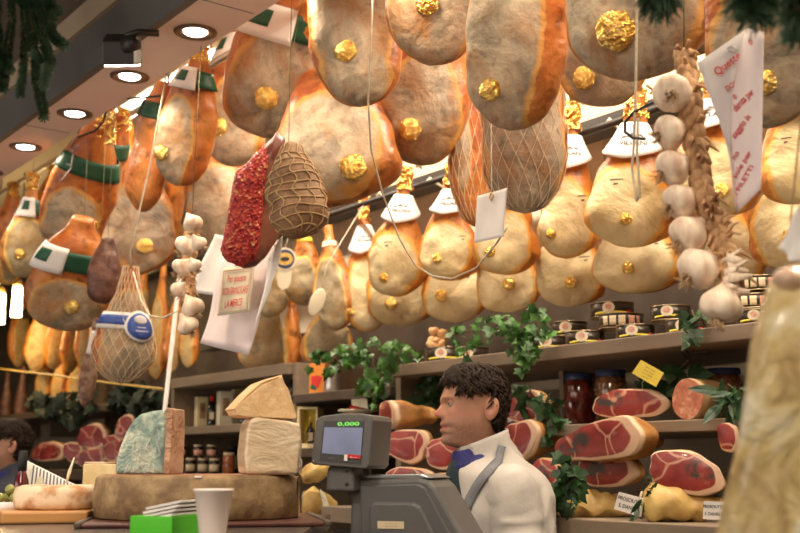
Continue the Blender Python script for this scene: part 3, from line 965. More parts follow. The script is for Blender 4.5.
# ------------------------------------------------------------------ pale hams on the back wall
GB = 'pale hams on the back wall'
BACK = [
    ('narrow pale ham at the left end of the collared row', (364, 200), (366, 332), 46, 2.56, (.1, .26, .9, .30), (351, 312, 4), True, 31),
    ('pale ham in white collar, second along from the clay coloured ones', (406, 170), (394, 297), 60, 2.44, (-.14, .24, .93, .275), (384, 278, 5), True, 32),
    ('pale ham below and behind the second collared one', (404, 205), (398, 327), 64, 2.62, (-.08, .24, .95, .36), (391, 304, 6), False, 33),
    ('pale ham left of the blank white card, in a collar', (453, 168), (447, 281), 62, 2.44, (-.14, .24, .93, .275), (437, 258, 5), True, 34),
    ('lower pale ham behind the slack white string', (455, 205), (455, 323), 64, 2.62, (-.08, .24, .95, .36), (441, 296, 6), False, 35),
    ('pale ham with the blank white card in front', (512, 150), (505, 275), 64, 2.44, (-.14, .24, .93, .275), (490, 252, 5), True, 36),
    ('lower pale ham underneath the one with blank card', (510, 195), (507, 313), 68, 2.62, (-.08, .24, .95, .36), (509, 284, 6), False, 37),
    ('pale ham in collar right of the netted pair', (573, 106), (566, 259), 64, 2.44, (-.10, .24, .95, .285), (551, 234, 5), True, 38),
    ('lower pale ham just above the stacked tins', (570, 180), (568, 307), 76, 2.62, (-.08, .24, .95, .36), (571, 283, 6), False, 39),
    ('wide pale ham with iron hook across its collar', (636, 94), (629, 248), 92, 2.42, (-.10, .24, .95, .285), (626, 219, 6), True, 40),
    ('lower wide pale ham left of the garlic bulbs', (637, 165), (635, 294), 92, 2.62, (-.08, .24, .95, .36), (628, 268, 6), False, 41),
    ('pale ham with lettered collar behind the garlic braid', (711, 72), (722, 217), 92, 2.42, (-.10, .24, .95, .285), (721, 190, 7), True, 42),
    ('lower pale ham behind the garlic braid', (724, 150), (722, 292), 84, 2.62, (-.08, .24, .95, .36), None, False, 43),
    ('pale ham at the extreme right of the back row', (792, 55), (800, 204), 80, 2.42, (.1, .25, .95, .33), None, True, 44),
    ('lower pale ham with orange side right of paper notice', (782, 130), (786, 269), 74, 2.62, (.15, .26, .95, .4), (790, 237, 8), False, 45),
]
for lb, hook, bot, w_, Y, face, gold, col, sd in BACK:
    h = ham(lb, hook, bot, w_, Y, 'ham cured pale', rnd.uniform(-8, 8), 'bell', .58, face, sd * 2.3, group=GB, lump=1.7, cord=None)
    HAMS[sd] = h
    if gold: seal(h, *gold, squash=.8)
    foil_shank(h, .84)
    if col: collar(h, .565 if sd != 40 else .55, .80)
    if sd not in (31, 43, 45):
        mb = MB(); a0, s0_ = (22 + (sd * 7) % 12, .36 + .01 * (sd % 3)) if sd % 4 else (-20, .4)
        for da, ds, w1, h1 in ((-4, .015, 5, .006), (4, .018, 5, .005), (0, -.012, 3, .008)):
            q = [h.surf(s0_ + ds + e * h1, R(a0 + da + f_ * w1), .0012, True) for f_, e in ((-1, -1), (1, -.4), (1, 1), (-1, .4))]
            mb.add(q, [(0, 1, 2, 3)])
        mb.build('brand_mark', M['dark board'], h.t, smooth=False)
    # moulded hook from shank to rail
    inv = h.mw.inverted()
    H = P(*hook, Y=Y)
    top = inv @ V((H.x, 2.5, max(RAILB.z + .004, H.z + .02)))
    tt = V((0, 0, h.L))
    MB().tube([tt + V((.0, 0, -.03)), tt + V((.022, 0, .0)), tt + V((.024, 0, .03)), top + V((.01, 0, .0)), top + V((0, 0, .012)), top + V((-.012, .01, 0))], .005, 8).build('hanging_hook', M['ivory plastic'], h.t)
    MB().tube([tt + V((-.02, 0, .05)), tt + V((-.018, 0, .02)), tt + V((0, 0, -.01))], .005, 8).build('hook_prong', M['ivory plastic'], h.t)

# clay coloured hams between the notice and the collared row
GC = 'clay coloured hams on the back wall'
CLAY = [
    ('clay coloured ham half behind the round tagged one', (270, 222), (270, 318), 40, 2.5, 0, 'drop', (.1, .24, .9, .34), 51),
    ('clay ham tied with yellow string beside round paper tag', (305, 225), (304, 306), 42, 2.46, -10, 'drop', (-.15, .24, .85, .38), 52),
    ('long clay ham with orange flank and white scoop at its side', (328, 226), (337, 331), 42, 2.46, -15, 'drop', (-.15, .24, .82, .46), 53),
    ('grey brown clay ham hanging low behind the white bags', (262, 270), (263, 376), 48, 2.6, 0, 'drop', (-.05, .3, .95, .5), 54),
    ('bright orange ham seen from its skin side, hung low', (292, 290), (292, 378), 31, 2.6, -75, 'drop', (-.2, .3, .6, .4), 55),
    ('lower clay ham above the ivy and orange carton', (328, 295), (328, 370), 52, 2.62, 0, 'drop', (0, .3, .95, .5), 56),
]
for lb, hook, bot, w_, Y, yaw, prof, face, sd in CLAY:
    h = ham(lb, hook, bot, w_, Y, 'ham cured orange' if sd == 55 else 'ham cured umber', yaw, prof, .6, face, sd * 1.3, group=GC, lump=1.5, cord=RAILB.z)
    HAMS[sd] = h
    if sd in (52, 53): ring(h, .78, .84, 'ribbon yellow' if sd == 52 else 'twine', 'string_tie', .003)
# far blurred hams
GD = 'blurred orange hams far along the shop'
FAR = [
    ((47, 285), (35, 374), 28, 2.5, 61, 'leftmost of the far upper hams, below the bright lamps'), ((64, 288), (53, 370), 24, 2.5, 62, 'second far upper ham along from the bright lamps'),
    ((76, 288), (69, 374), 24, 2.5, 63, 'third far upper ham, under the low banded one'), ((90, 288), (84, 370), 22, 2.5, 64, 'fourth far upper ham, just left of the thin salami'),
    ((102, 285), (99, 364), 22, 2.5, 65, 'fifth far upper ham, behind the thin salami'), ((145, 262), (138, 345), 25, 2.45, 66, 'far ham right behind the blue labelled netted one'),
    ((164, 262), (156, 380), 27, 2.45, 67, 'long far ham just left of the white pole'), ((179, 280), (172, 372), 20, 2.45, 68, 'narrow far ham crossed by the white pole'),
    ((118, 290), (114, 372), 22, 2.5, 69, 'far ham hidden mostly by the blue labelled netted one'),
    ((46, 350), (43, 402), 19, 2.62, 70, 'leftmost of the low row of far hams'), ((62, 350), (58, 404), 19, 2.62, 71, 'middle one of the low row of far hams'), ((80, 350), (75, 406), 21, 2.62, 72, 'rightmost of the low row of far hams'),
    ((22, 285), (18, 368), 24, 2.62, 73, 'dim far ham behind the bright lamps'), ((192, 300), (188, 368), 22, 2.5, 74, 'dim far ham behind the lowest garlic bulbs'),
]
for hook, bot, w_, Y, sd, lb in FAR:
    h = ham(lb, hook, bot, w_, Y, 'ham cured orange', rnd.uniform(-50, 50), 'drop', .65, (0, .3, .7, .4), sd * 1.3, group=GD, cord=None, nz_=26, nphi=28)
    inv = h.mw.inverted(); H = P(*hook, Y=Y)
    MB().tube([V((0, 0, h.L - .02)), inv @ V((H.x, Y, H.z + .03)), inv @ V((H.x, 2.5, max(RAILB.z, H.z + .05)))], .003, 6).build('hanging_cord', M['twine'], h.t)
# ------------------------------------------------------------------ other hanging goods
# netted ham with a blue label
h = ham('netted ham with blue and white paper label hanging on white cord', (131, 266), (121, 384), 62, 1.49, 'ham cured grey', 0, 'drop', .62, (.12, .3, .95, .55), 5.5, name='cured_ham', group=GF)
net(h, 20, .7, .015, 1.0, .0011)
rib = patch(h, 'paper_ribbon', 'paper white', lambda a: .46, lambda a: .60, -100, 62, .005, 0, 30, 4)
patch(h, 'blue_stripe', 'blue ink', .495, .575, -98, 20, .007, 0, 24, 3, parent=rib, solid=.0006)


def disc_on(h, s0, a0, rad, off, name, mat, parent, squash=1.0, n=28, z0=0):
    rr = h.W / 2 * interp(PROFS['drop'], s0)
    vs = [h.surf(s0, R(a0), off, False)]
    for j in (.5, 1.0):
        for k in range(n):
            a = 2 * PI * k / n
            vs.append(h.surf(s0 + rad * j * math.sin(a) * squash / h.L, R(a0) + rad * j * math.cos(a) / rr, off, False))
    fs = [(0, 1 + k, 1 + (k + 1) % n) for k in range(n)] + [(1 + k, 1 + n + k, 1 + n + (k + 1) % n, 1 + (k + 1) % n) for k in range(n)]
    mb = MB(); mb.add(vs, fs)
    return mb.build(name, M[mat], parent, solid=.0008)


dk = disc_on(h, .49, 30, .052, .009, 'round_label', 'paper white', rib)
disc_on(h, .49, 30, .044, .0105, 'round_print', 'blue ink', rib)
disc_on(h, .545, 30, .021, .012, 'white_emblem', 'paper grey', rib, .7)
rr = h.W / 2
for yy, tx in ((.485, '------'), (.455, '--------')):
    text_obj('lettering', tx, .017, M['paper white'], rib, lambda x, y, yy=yy: h.surf(yy + y / h.L, R(30) + x / rr, .0125, False), bold=.0004)
# the white cord it hangs on, slung from the rail
pp = [P(168, 62, Y=1.47), P(163, 95, Y=1.47), P(150, 165, Y=1.46), P(136, 225, Y=1.46), P(130, 252, Y=1.46), P(131, 268, Y=1.48)]
pp = [V((pp[0].x, 1.49, 3.02)), V((pp[0].x, 1.475, SOF - .02))] + pp
tag(MB().tube(pp, .0032, 6).build('white_cord', M['twine']), 'white cord running down to the blue labelled netted ham', 'cord')
pp = [P(133, 272, Y=1.40), P(141, 300, Y=1.40), P(150, 316, Y=1.40), P(163, 318, Y=1.41), P(177, 311, Y=1.42)]
tag(MB().tube(pp, .0028, 6).build('hanging_string', M['twine']), 'slack white string from blue labelled ham to the garlic', 'string')

# dark salami piece, thin salami with its tag
h = ham('stubby dark brown salami above the blue labelled netted ham', (108, 238), (103, 304), 34, 1.47, 'dark salami', 0, 'wide', .9, None, 7.1, name='salami', cat='salami', cord=3.0)
h = ham('thin speckled salami with white paper tag', (97, 318), (84, 407), 17, 1.475, 'mould salami', 0, 'slim', 1.0, None, 8.1, name='salami', cat='salami', cord=3.0)
patch(h, 'paper_tag', 'paper white', .60, .86, -50, 50, .004)
# long salamis far away
for i, (hk, bt, w_, lb) in enumerate((((24, 365), (19, 432), 13, 'dark far sausage beneath the bright lamps'), ((8, 372), (5, 430), 12, 'darkest far sausage at the end of the shop'))):
    ham(lb, hk, bt, w_, 2.55, 'dark salami', 0, 'slim', 1.0, None, 3.1 + i, name='salami', cat='salami', cord=RAILB.z, nz_=20, nphi=20)

# chilli crusted piece
c = P(255, 202, Y=1.42); u = mpp(c)
z = V((.30, 0, 1)).normalized()
out = [(278, 130), (268, 141), (256, 155), (246, 166), (238, 172), (234, 190), (230, 212), (226, 235), (223, 252), (229, 262), (244, 268), (256, 266), (266, 258), (274, 244), (282, 228), (287, 205), (286, 180), (285, 158), (284, 138)]
f = (CAM - c).normalized(); x = UP.cross(f).normalized(); yv = -f; zv = x.cross(yv) * -1
zv = UP - f * UP.dot(f); zv.normalize(); x = zv.cross(f)
mw = Matrix((x, -f, zv)).transposed().to_4x4(); mw.translation = c
t = thing('cured_speck', 'slab of cured meat under red chilli crust, bare dark flank on its right', 'cured meat', mat=mw)
o2 = [((a - 255) * u, (202 - b) * u) for a, b in out]


def pillow(o2, fr, bk, n=9):
    """closed body from an outline: bulges fr towards the viewer, bk behind"""
    mb = MB(); m = len(o2)
    cx = sum(p[0] for p in o2) / m; cz = sum(p[1] for p in o2) / m
    vs = []
    rows = [(math.sin(PI / 2 * j / n), math.cos(PI / 2 * j / n)) for j in range(n + 1)]
    for sg, dep in ((-1, fr), (1, bk)):
        for j in range(n + 1):
            rho = math.cos(PI / 2 * j / n) ** .55 if j < n else .02
            dd = math.sin(PI / 2 * j / n) ** .8
            for p in o2:
                vs.append(V((cx + (p[0] - cx) * rho, sg * dep * dd, cz + (p[1] - cz) * rho)))
    fs = []
    for q in range(2):
        b = q * (n + 1) * m
        for j in range(n):
            for k in range(m):
                l = (k + 1) % m
                fs.append((b + j * m + k, b + j * m + l, b + (j + 1) * m + l, b + (j + 1) * m + k))
        fs.append(tuple(b + n * m + k for k in range(m)))
    mb.add(vs, fs)
    return mb


def dense(o, k=4):
    r = []
    for i in range(len(o)):
        a, b = V((*o[i], 0)), V((*o[(i + 1) % len(o)], 0))
        for j in range(k): q = a.lerp(b, j / k); r.append((q.x, q.y))
    return r


mb = pillow(dense(o2), .045, .04)
mb.v = [q + V((nz(q, 20, 1), nz(q, 20, 2), nz(q, 20, 3))) * .006 for q in mb.v]
bo = mb.build('flank', M['bare cured flank'], t)
# the crust: everything left of the slanting ridge, lifted off the flank
cr = [(264, 147), (256, 155), (246, 166), (238, 172), (234, 190), (230, 212), (226, 235), (223, 252), (229, 262), (244, 268), (258, 263), (263, 246), (265, 226), (267, 205), (269, 180), (272, 160), (274, 146)]
c2 = [((a - 255) * u - .004, (202 - b) * u) for a, b in cr]
mb = pillow(dense(c2, 5), .058, .03, 12)
mb.v = [q + V((nz(q, 90, 1), nz(q, 90, 2), nz(q, 90, 3))) * .006 for q in mb.v]
mb.build('chilli_crust', M['chilli crust'], t)
MB().tube([V((.045, .01, .12)), V((.05, .02, .16)), t.matrix_world.inverted() @ V((c.x, 1.60, 3.02))], .0010, 6).build('hanging_cord', M['stem'], t)

# netted rolled loin
h = ham('brown rolled loin tied in a string net, beside the chilli crust', (289, 145), (302, 235), 56, 1.34, 'net wrapped loin', 0, 'wide', .95, None, 9.3, name='rolled_loin', cat='cured meat', cord=SOF, lump=1.6)
mb = MB()
for k in range(11):
    a = R(k * 360 / 11)
    mb.tube([h.surf(lerp(.01, .97, i / 30), a + .12 * math.sin(i * .9), .0015) for i in range(31)], .0021, 5)
for k in range(10):
    s = .05 + k * .088
    mb.tube([h.surf(min(.98, s + .012 * math.sin(3 * q / 24 * 2 * PI + k)), q / 24 * 2 * PI, .0015) for q in range(24)], .0023, 5, closed=True)
mb.build('string_net', M['brown twine'], h.t)

# the two strings in front
pp = [V((P(373, -10, Y=1.40).x, 1.40, SOF)), P(372, 20, Y=1.38), P(368, 100, Y=1.40), P(371, 150, Y=1.46), P(383, 195, Y=1.55), P(400, 240, Y=1.62), P(416, 266, Y=1.66), P(432, 276, Y=1.68), P(452, 279, Y=1.68), P(476, 268, Y=1.68), P(496, 244, Y=1.66), P(507, 228, Y=1.66)]
tag(MB().tube(pp, .0023, 6).build('hanging_string', M['twine']), 'white string looping down across the collared hams to the card', 'string')
pp = [V((P(640, -10, Y=1.36).x, 1.42, 3.02)), P(640, 5, Y=1.36), P(637, 70, Y=1.38), P(637, 110, Y=1.5), P(635, 150, Y=2.0), P(634, 178, Y=2.28)]
pp = [V((P(637, -20, Y=1.40).x, 1.38, SOF)), P(637, 10, Y=1.36), P(636, 80, Y=1.36), P(634, 140, Y=1.36), P(632, 170, Y=1.36), P(637, 201, Y=1.36), P(640, 196, Y=1.36), P(637, 150, Y=1.36), P(638, 118, Y=1.36)]
tag(MB().tube(pp, .0022, 6).build('hanging_string', M['twine']), 'thin string falling in front of the wide pale ham', 'string')
pp = [P(660, 100, Y=1.36), P(650, 104, Y=1.36), P(634, 112, Y=1.36), P(625, 122, Y=1.36), P(625, 132, Y=1.36), P(633, 138, Y=1.36), P(645, 139, Y=1.36)]
tag(MB().tube(pp, .0026, 8).build('hanging_hook', M['dark metal']), 'curved dark iron hook left of the top garlic bulb', 'hook')
pp = [P(190, 193, Y=1.70), P(187, 203, Y=1.68), P(184, 215, Y=1.66), P(182, 223, Y=1.66), P(187, 229, Y=1.66), P(194, 224, Y=1.66), P(195, 218, Y=1.66)]
tag(MB().tube(pp, .004, 8).build('hanging_hook', M['dark metal']), 'small dark iron hook above the far garlic bunch', 'hook')
# black cable with bare wires behind the soffit edge
pp = [P(160, 96, Y=1.48), P(110, 100, Y=1.48), P(103, 122, Y=1.48), P(95, 131, Y=1.48), P(78, 137, Y=1.48)]
tag(MB().tube(pp, .004, 8).build('cable', M['black cord']), 'black cable sagging behind the soffit edge', 'cable')
t = thing('wire_hanger', 'bare bent wire hanger behind the soffit near green bands', 'hanger', P(72, 150, Y=1.464))
k = mpp(P(72, 150, Y=1.464))
q = lambda a, b: P(a, b, Y=1.464) - P(72, 150, Y=1.464)
MB().tube([q(78, 133), q(70, 147), q(61, 157), q(63, 163), q(70, 165)], .003, 6).build('wire', M['wire'], t)
MB().tube([q(70, 147), q(73, 151), q(79, 145)], .003, 6).build('wire_prong', M['wire'], t)
MB().tube([q(73, 151), q(71, 168), q(62, 180), q(44, 192)], .003, 6).build('wire_stem', M['wire'], t)
MB().tube([q(78, 133), q(84, 122), V((q(84, 122).x, .08, .62))], .003, 6).build('wire_hook', M['wire'], t)
# gold wire across the far hams
tag(MB().tube([P(0, 369, Y=2.2), P(60, 376, Y=2.2), P(110, 383, Y=2.2), P(163, 389, Y=2.2)], .006, 6).build('brass_rail', M['label gold']), 'thin brass rail in front of the far hams', 'rail')

# ------------------------------------------------------------------ garlic
def bulb(t, at, r, axis, roots=True, sd=0.0):
    """a garlic bulb with cloves; axis points from the root end to the neck"""
    q = V(axis).to_track_quat('Z', 'Y').to_matrix()

    def fn(p, d):
        a = math.atan2(d.y, d.x)
        rad = 1 + .045 * abs(math.sin(a * 4.5 + sd)) * (1 - abs(d.z) ** 2) - .03
        k = 1 - .25 * max(0, -d.z) ** 3
        tip = max(0, d.z)
        rr = rad * (1 - .55 * tip ** 3)
        return V((p.x * rr, p.y * rr, p.z * k + r * (.55 * tip ** 5)))
    b = MB().ball((0, 0, 0), (r, r, r * .86), 36, 20, fn)
    b.v = [V(at) + q @ v for v in b.v]
    o = b.build('bulb', M['garlic skin'], t)
    if roots:
        rr = random.Random(int(sd * 100) + 3); m = MB()
        for i in range(26):
            a = rr.uniform(0, 2 * PI); e = rr.uniform(0, .28)
            p0 = V((math.cos(a) * r * e, math.sin(a) * r * e, -r * .62))
            p1 = V((math.cos(a) * r * (e + .1), math.sin(a) * r * (e + .1), -r * rr.uniform(.85, 1.0)))
            p2 = V((math.cos(a + .5) * r * (e + .22), math.sin(a + .5) * r * (e + .22), -r * rr.uniform(.95, 1.25)))
            m.tube([V(at) + q @ v for v in (p0, p1, p2)], [r * .04, r * .03, r * .014], 4)
        m.build('roots', M['garlic root'], o)
    return o


def neck(t, a, b, r0=.006, sd=0):
    a, b = V(a), V(b); m = (a + b) / 2 + V((.006 * math.sin(sd), -.004, .008))
    MB().tube([a, a.lerp(m, .6), m, b], [r0 * 1.5, r0, r0 * .9, r0 * .7], 8).build('stalk', M['straw braid'], t)


def braid(t, pts, r, amp, parent_name='braid', mat='straw braid', strands=3, turns=7):
    mb = MB(); N = 60
    L = [pts[0]]
    for sgi in range(strands):
        ph = 2 * PI * sgi / strands
        path = []; rads = []
        for i in range(N + 1):
            f_ = i / N * (len(pts) - 1); k = min(int(f_), len(pts) - 2); q = pts[k].lerp(pts[k + 1], f_ - k)
            a = ph + turns * 2 * PI * i / N
            w_ = amp * (1 + .3 * nz(q, 30, sgi))
            path.append(q + RT * (w_ * math.sin(a)) - FW * (w_ * .6 * math.sin(2 * a)))
            rads.append(r * (1 + .3 * nz(q, 60, sgi + 5)))
        mb.tube(path, rads, 8)
    # dry shreds standing off the plait
    rr = random.Random(5)
    for i in range(70):
        f_ = rr.random() * (len(pts) - 1); k = min(int(f_), len(pts) - 2); q = pts[k].lerp(pts[k + 1], f_ - k)
        d_ = RT * rr.uniform(-1, 1) - FW * rr.uniform(.2, 1) + UP * rr.uniform(-1.2, 1.2); d_.normalize()
        l = rr.uniform(.012, .034)
        mb.tube([q + d_ * r, q + d_ * (r + l * .5) + UP * .004, q + d_ * (r + l) - UP * .006], [.004, .003, .0008], 5)
    return mb.build(parent_name, M[mat], t)


YG = 1.30
base = P(720, 305, Y=YG)
t = thing('garlic_braid', 'plaited string of big garlic bulbs in front of the pale hams', 'garlic', base)
G = lambda px, py, Y=YG: P(px, py, Y=Y) - base
bp = [G(684, 52, 1.36), G(688, 75, 1.34), G(692, 105), G(694, 140), G(700, 170), G(703, 195), G(712, 218), G(720, 240), G(727, 262), G(734, 280)]
braid(t, bp, .0100, .0085)
for i, (px, py, rp, ax, (nx, ny)) in enumerate([(672, 93, 20, (-.35, -.9, .25), (688, 90)), (669, 132, 18, (1, -.2, .35), (692, 130)), (672, 168, 19, (.9, -.3, .5), (696, 165)), (679, 202, 19, (.9, -.3, .6), (702, 192)),
                                     (688, 235, 21, (.8, -.35, .7), (712, 222)), (698, 269, 23, (.75, -.35, .6), (722, 252)), (721, 306, 22, (.35, -.3, 1), (732, 275))]):
    c = G(px, py, YG - .03); rr = rp * mpp(base + c)
    axw = RT * ax[0] + FW * (-ax[1]) * 1.0 + UP * ax[2]
    if i == 0: axw = -(RT * -.25 - FW * .9 - UP * .3)
    else: axw = RT * ax[0] - FW * .25 * -1 + UP * ax[2]
    axw.normalize()
    bulb(t, c, rr * .98, axw, True, i * .7)
    if i: neck(t, c + axw * rr * 1.2, G(nx, ny), .006, i)
# shredded pale skins at the foot of the plait
mb = MB(); rr = random.Random(9)
for i in range(9):
    a = G(726 + rr.uniform(-4, 6), 258 + i * 4, YG - .03)
    b = a + RT * rr.uniform(.01, .035) + UP * rr.uniform(-.01, .02) - FW * .01
    w_ = rr.uniform(.004, .008)
    mb.add([a - UP * w_, a + UP * w_, b + UP * w_ * .6 - FW * .004, b - UP * w_ * .4], [(0, 1, 2, 3)])
mb.build('loose_skins', M['garlic skin'], t, solid=.001)
MB().tube([G(684, 52, 1.36), G(684, 20, 1.38), V((G(684, 20, 1.38).x, 1.40 - base.y, SOF - base.z))], .0012, 6).build('hanging_cord', M['stem'], t)

YG2 = 1.38
base = P(190, 332, Y=YG2)
t = thing('garlic_braid', 'bunch of small garlic bulbs hanging left of the white bags', 'garlic', base)
G = lambda px, py, Y=YG2: P(px, py, Y=Y) - base
braid(t, [G(192, 222, 1.42), G(190, 250, 1.41), G(188, 280, 1.40), G(190, 305, 1.39)], .010, .012)
for i, (px, py, rp) in enumerate([(193, 224, 11), (185, 246, 12), (199, 244, 9), (181, 268, 11), (195, 266, 8), (178, 290, 9), (193, 308, 13), (188, 326, 12)]):
    c = G(px, py, YG2 - .03 - .012 * (i % 3)); r_ = rp * .92 * mpp(base + c)
    axw = (UP * .8 + RT * (.8 if px < 187 else -.5) - FW * .3 * ((i % 3) - 1)).normalized()
    bulb(t, c, r_, axw, True, i * .9 + 11)
MB().tube([G(192, 222, 1.42), V((G(192, 222, 1.42).x, 1.43 - base.y, SOF - base.z))], .0012, 6).build('hanging_cord', M['stem'], t)

# ------------------------------------------------------------------ papers and notices
def sheet(name, label, cat, corners, Y, mat, nu=14, nv=14, wave=.006, sd=1, solid=.0008, group=None):
    """a hanging paper through four places (top left, top right, bottom right, bottom left)"""
    q = [P(a, b, Y=(Y if not isinstance(Y, (list, tuple)) else Y[i])) for i, (a, b) in enumerate(corners)]
    c = sum(q, V()) / 4
    t = thing(name, label, cat, c, group=group)
    nrm = (q[1] - q[0]).cross(q[3] - q[0]).normalized()
    if nrm.dot(CAM - c) < 0: nrm = -nrm

    def fn(u, v):
        p = (q[0] * (1 - u) + q[1] * u) * (1 - v) + (q[3] * (1 - u) + q[2] * u) * v
        return p + nrm * (wave * (math.sin(u * 5 + v * 3 + sd) + .6 * math.sin(v * 7 + sd * 2))) - c
    MB().grid(fn, nu, nv).build('paper', M[mat], t, solid=solid)
    if name == 'paper_bag': MB().tube([fn(.5, .01), fn(.5, .01) + V((0, -.02, .03)), fn(.5, .01) + V((0, -.04, .06))] if c.y > 1.4 else [fn(.5, .01), V((fn(.5, 0).x, 1.36 - c.y, SOF - c.z))], .0012, 5).build('hanging_cord', M['brown twine'], t)
    return t, (lambda u, v, off=.0025: fn(u, v) + nrm * off), q


# right hand notice: a folded sheet, two leaves meeting along the fold
t, fa, q = sheet('paper_notice', 'folded paper notice with red lettering hung right of garlic braid', 'notice', [(698, 62), (751, 28), (735, 215), (734, 176)], [1.30, 1.36, 1.36, 1.33], 'paper grey', wave=.001)
c0 = t.location.copy()
A, B_, C_, D_ = P(697, 63, Y=1.28), P(749, 27, Y=1.33), P(736, 214, Y=1.33), P(729, 148, Y=1.31)
for o in list(t.children): bpy.data.objects.remove(o)
mb = MB(); mb.grid(lambda u, v: (A.lerp(B_, u)).lerp(D_.lerp(C_, u), v) - c0, 8, 12); mb.build('grey_leaf', M['paper grey'], t, solid=.0008)
E, F_, G_, H_ = P(749, 27, Y=1.325), P(764, 32, Y=1.28), P(761, 188, Y=1.28), P(737, 213, Y=1.325)
E2 = P(735, 75, Y=1.30)


def leaf(u, v):
    left = [(747, 28), (738, 62), (731, 95), (730, 140), (733, 180), (737, 213)]
    f_ = v * 5; k = min(4, int(f_)); a = V(left[k]).lerp(V(left[k + 1]), f_ - k)
    b = V((764, 32)).lerp(V((761, 189)), v)
    p = a.lerp(b, u)
    return P(p.x, p.y, Y=1.315 - .03 * u - .012 * math.sin(PI * u)) - c0


mb = MB(); mb.grid(leaf, 10, 16); mb.build('rose_leaf', M['paper rose'], t, solid=.0008)
nA = (A - B_).cross(D_ - A).normalized(); nA = nA if nA.dot(CAM - A) > 0 else -nA


def onA(px, py):
    o = CAM; r = (P(px, py, d=1) - CAM); k = (A - o).dot(nA) / r.dot(nA)
    return o + r * k + nA * .003 - c0


def txtA(s, px, py, size_px, ang, fn, sx=1.0):
    ca, sa = math.cos(R(ang)), math.sin(R(ang))
    text_obj('red_lettering', s, 1, M['red ink'], t, lambda x, y: fn(px + (x * ca + y * sa * 0 + y * sa) * size_px, py + (x * sa - y * ca) * size_px), 'LEFT', bold=.012, sx=sx)


txtA('Queste', 715, 74, 11.5, -38, onA, .9)
txtA('non', 725, 89, 11, -32, onA, .8)


def onL(px, py):
    v = (py - 30) / 170
    left = [(747, 28), (738, 62), (731, 95), (730, 140), (733, 180), (737, 213)]
    v = max(0, min(1, v)); f_ = v * 5; k = min(4, int(f_)); a = V(left[k]).lerp(V(left[k + 1]), f_ - k); b = V((764, 32)).lerp(V((761, 189)), v)
    u = max(0, min(1, (px - a.x) / (b.x - a.x)))
    n_ = (CAM - (leaf(u, v) + c0)).normalized()
    return leaf(u, v) + n_ * .003


for s, px, py, sz in (('o', 748, 43, 12), ('o', 733, 100, 9), ('danza per', 734, 110, 9.5), ('saggio in', 733, 131, 9.5), ('no', 733, 149, 9), ('sole per', 734, 165, 9.5), ('I FILETTI', 735, 182, 9.5)):
    txtA(s, px, py, sz, -41 if py > 60 else -20, onL, .66)
MB().tube([onA(727, 49), onA(731, 47), onA(738, 51), onA(736, 53), onA(728, 51)], .0012, 6).build('staple', M['steel'], t)
MB().tube([B_ - c0, P(752, 10, Y=1.36) - c0, V((P(752, 10, Y=1.36).x, 1.39, SOF)) - c0], .0015, 5).build('hanging_cord', M['twine'], t)

# left notice and its bags
t, fb, q = sheet('paper_bag', 'wide white paper bag sheet hanging behind the red lettered notice', 'paper bag', [(216, 234), (262, 246), (255, 300), (187, 292)], 1.62, 'paper white', wave=.006, sd=2)
t, fb, q = sheet('paper_bag', 'bundle of long white paper bags under the red lettered notice', 'paper bag', [(221, 258), (280, 240), (247, 355), (200, 343)], 1.585, 'paper rose', wave=.006, sd=3)
t2, fb2, q = sheet('paper_bag', 'white paper bag strip at the right of the bundle', 'paper bag', [(268, 256), (284, 236), (272, 282), (256, 330)], 1.50, 'paper white', wave=.004, sd=4)
t, fn_, q = sheet('paper_notice', 'white card in double red frame asking not to touch the goods', 'notice', [(223, 268), (255, 264), (250, 312), (217, 316)], 1.545, 'paper cream', wave=.0015, sd=1)


def frame_on(t, fn_, m, wd, mat):
    mb = MB()
    for (u0, v0), (u1, v1) in (((m, m), (1 - m, m)), ((1 - m, m), (1 - m, 1 - m)), ((1 - m, 1 - m), (m, 1 - m)), ((m, 1 - m), (m, m))):
        mb.tube([fn_(lerp(u0, u1, i / 8), lerp(v0, v1, i / 8), .0012) for i in range(9)], wd, 4)
    mb.build('red_frame', M[mat], t)


frame_on(t, fn_, .07, .0010, 'label pink'); frame_on(t, fn_, .12, .0006, 'label pink')
for s, v, sz, sx in (('Per piacere', .26, .25, .50), ('NON BRANCICARE', .52, .27, .335), ('LA MERCE', .78, .27, .46)):
    text_obj('red_lettering', s, sz, M['red ink'], t, lambda x, y, v=v: fn_(.5 + x, v - y * .85, .003), sx=sx, bold=.001)
MB().tube([fn_(.42, .02), fn_(.44, -.10), fn_(.5, -.10), fn_(.5, .02)], .0014, 5).build('wire_loop', M['wire'], t)

# blank card in front of the collared hams
t, fn_, q = sheet('blank_card', 'small blank white card clipped in front of collared hams', 'card', [(478, 196), (507, 188), (504, 237), (474, 243)], 1.64, 'paper white', wave=.001)
MB().tube([fn_(.48, .02), fn_(.44, .10), fn_(.5, .18), fn_(.56, .10), fn_(.5, .02)], .0016, 5).build('clip', M['label gold'], t)
MB().tube([fn_(.5, .04), fn_(.5, -.1), V((fn_(.5, -.1).x, .0, .5))], .0012, 5).build('hanging_cord', M['twine'], t)
# round paper tag with a scoop shape below
c = P(285, 259, Y=2.30); u = mpp(c)
t = thing('paper_tag', 'round paper tag with dark emblem in front of the clay hams', 'tag', c)
f = (CAM - c).normalized(); zv = (UP - f * UP.dot(f)).normalized(); x = zv.cross(f); rm = Matrix((x, -f, zv)).transposed()


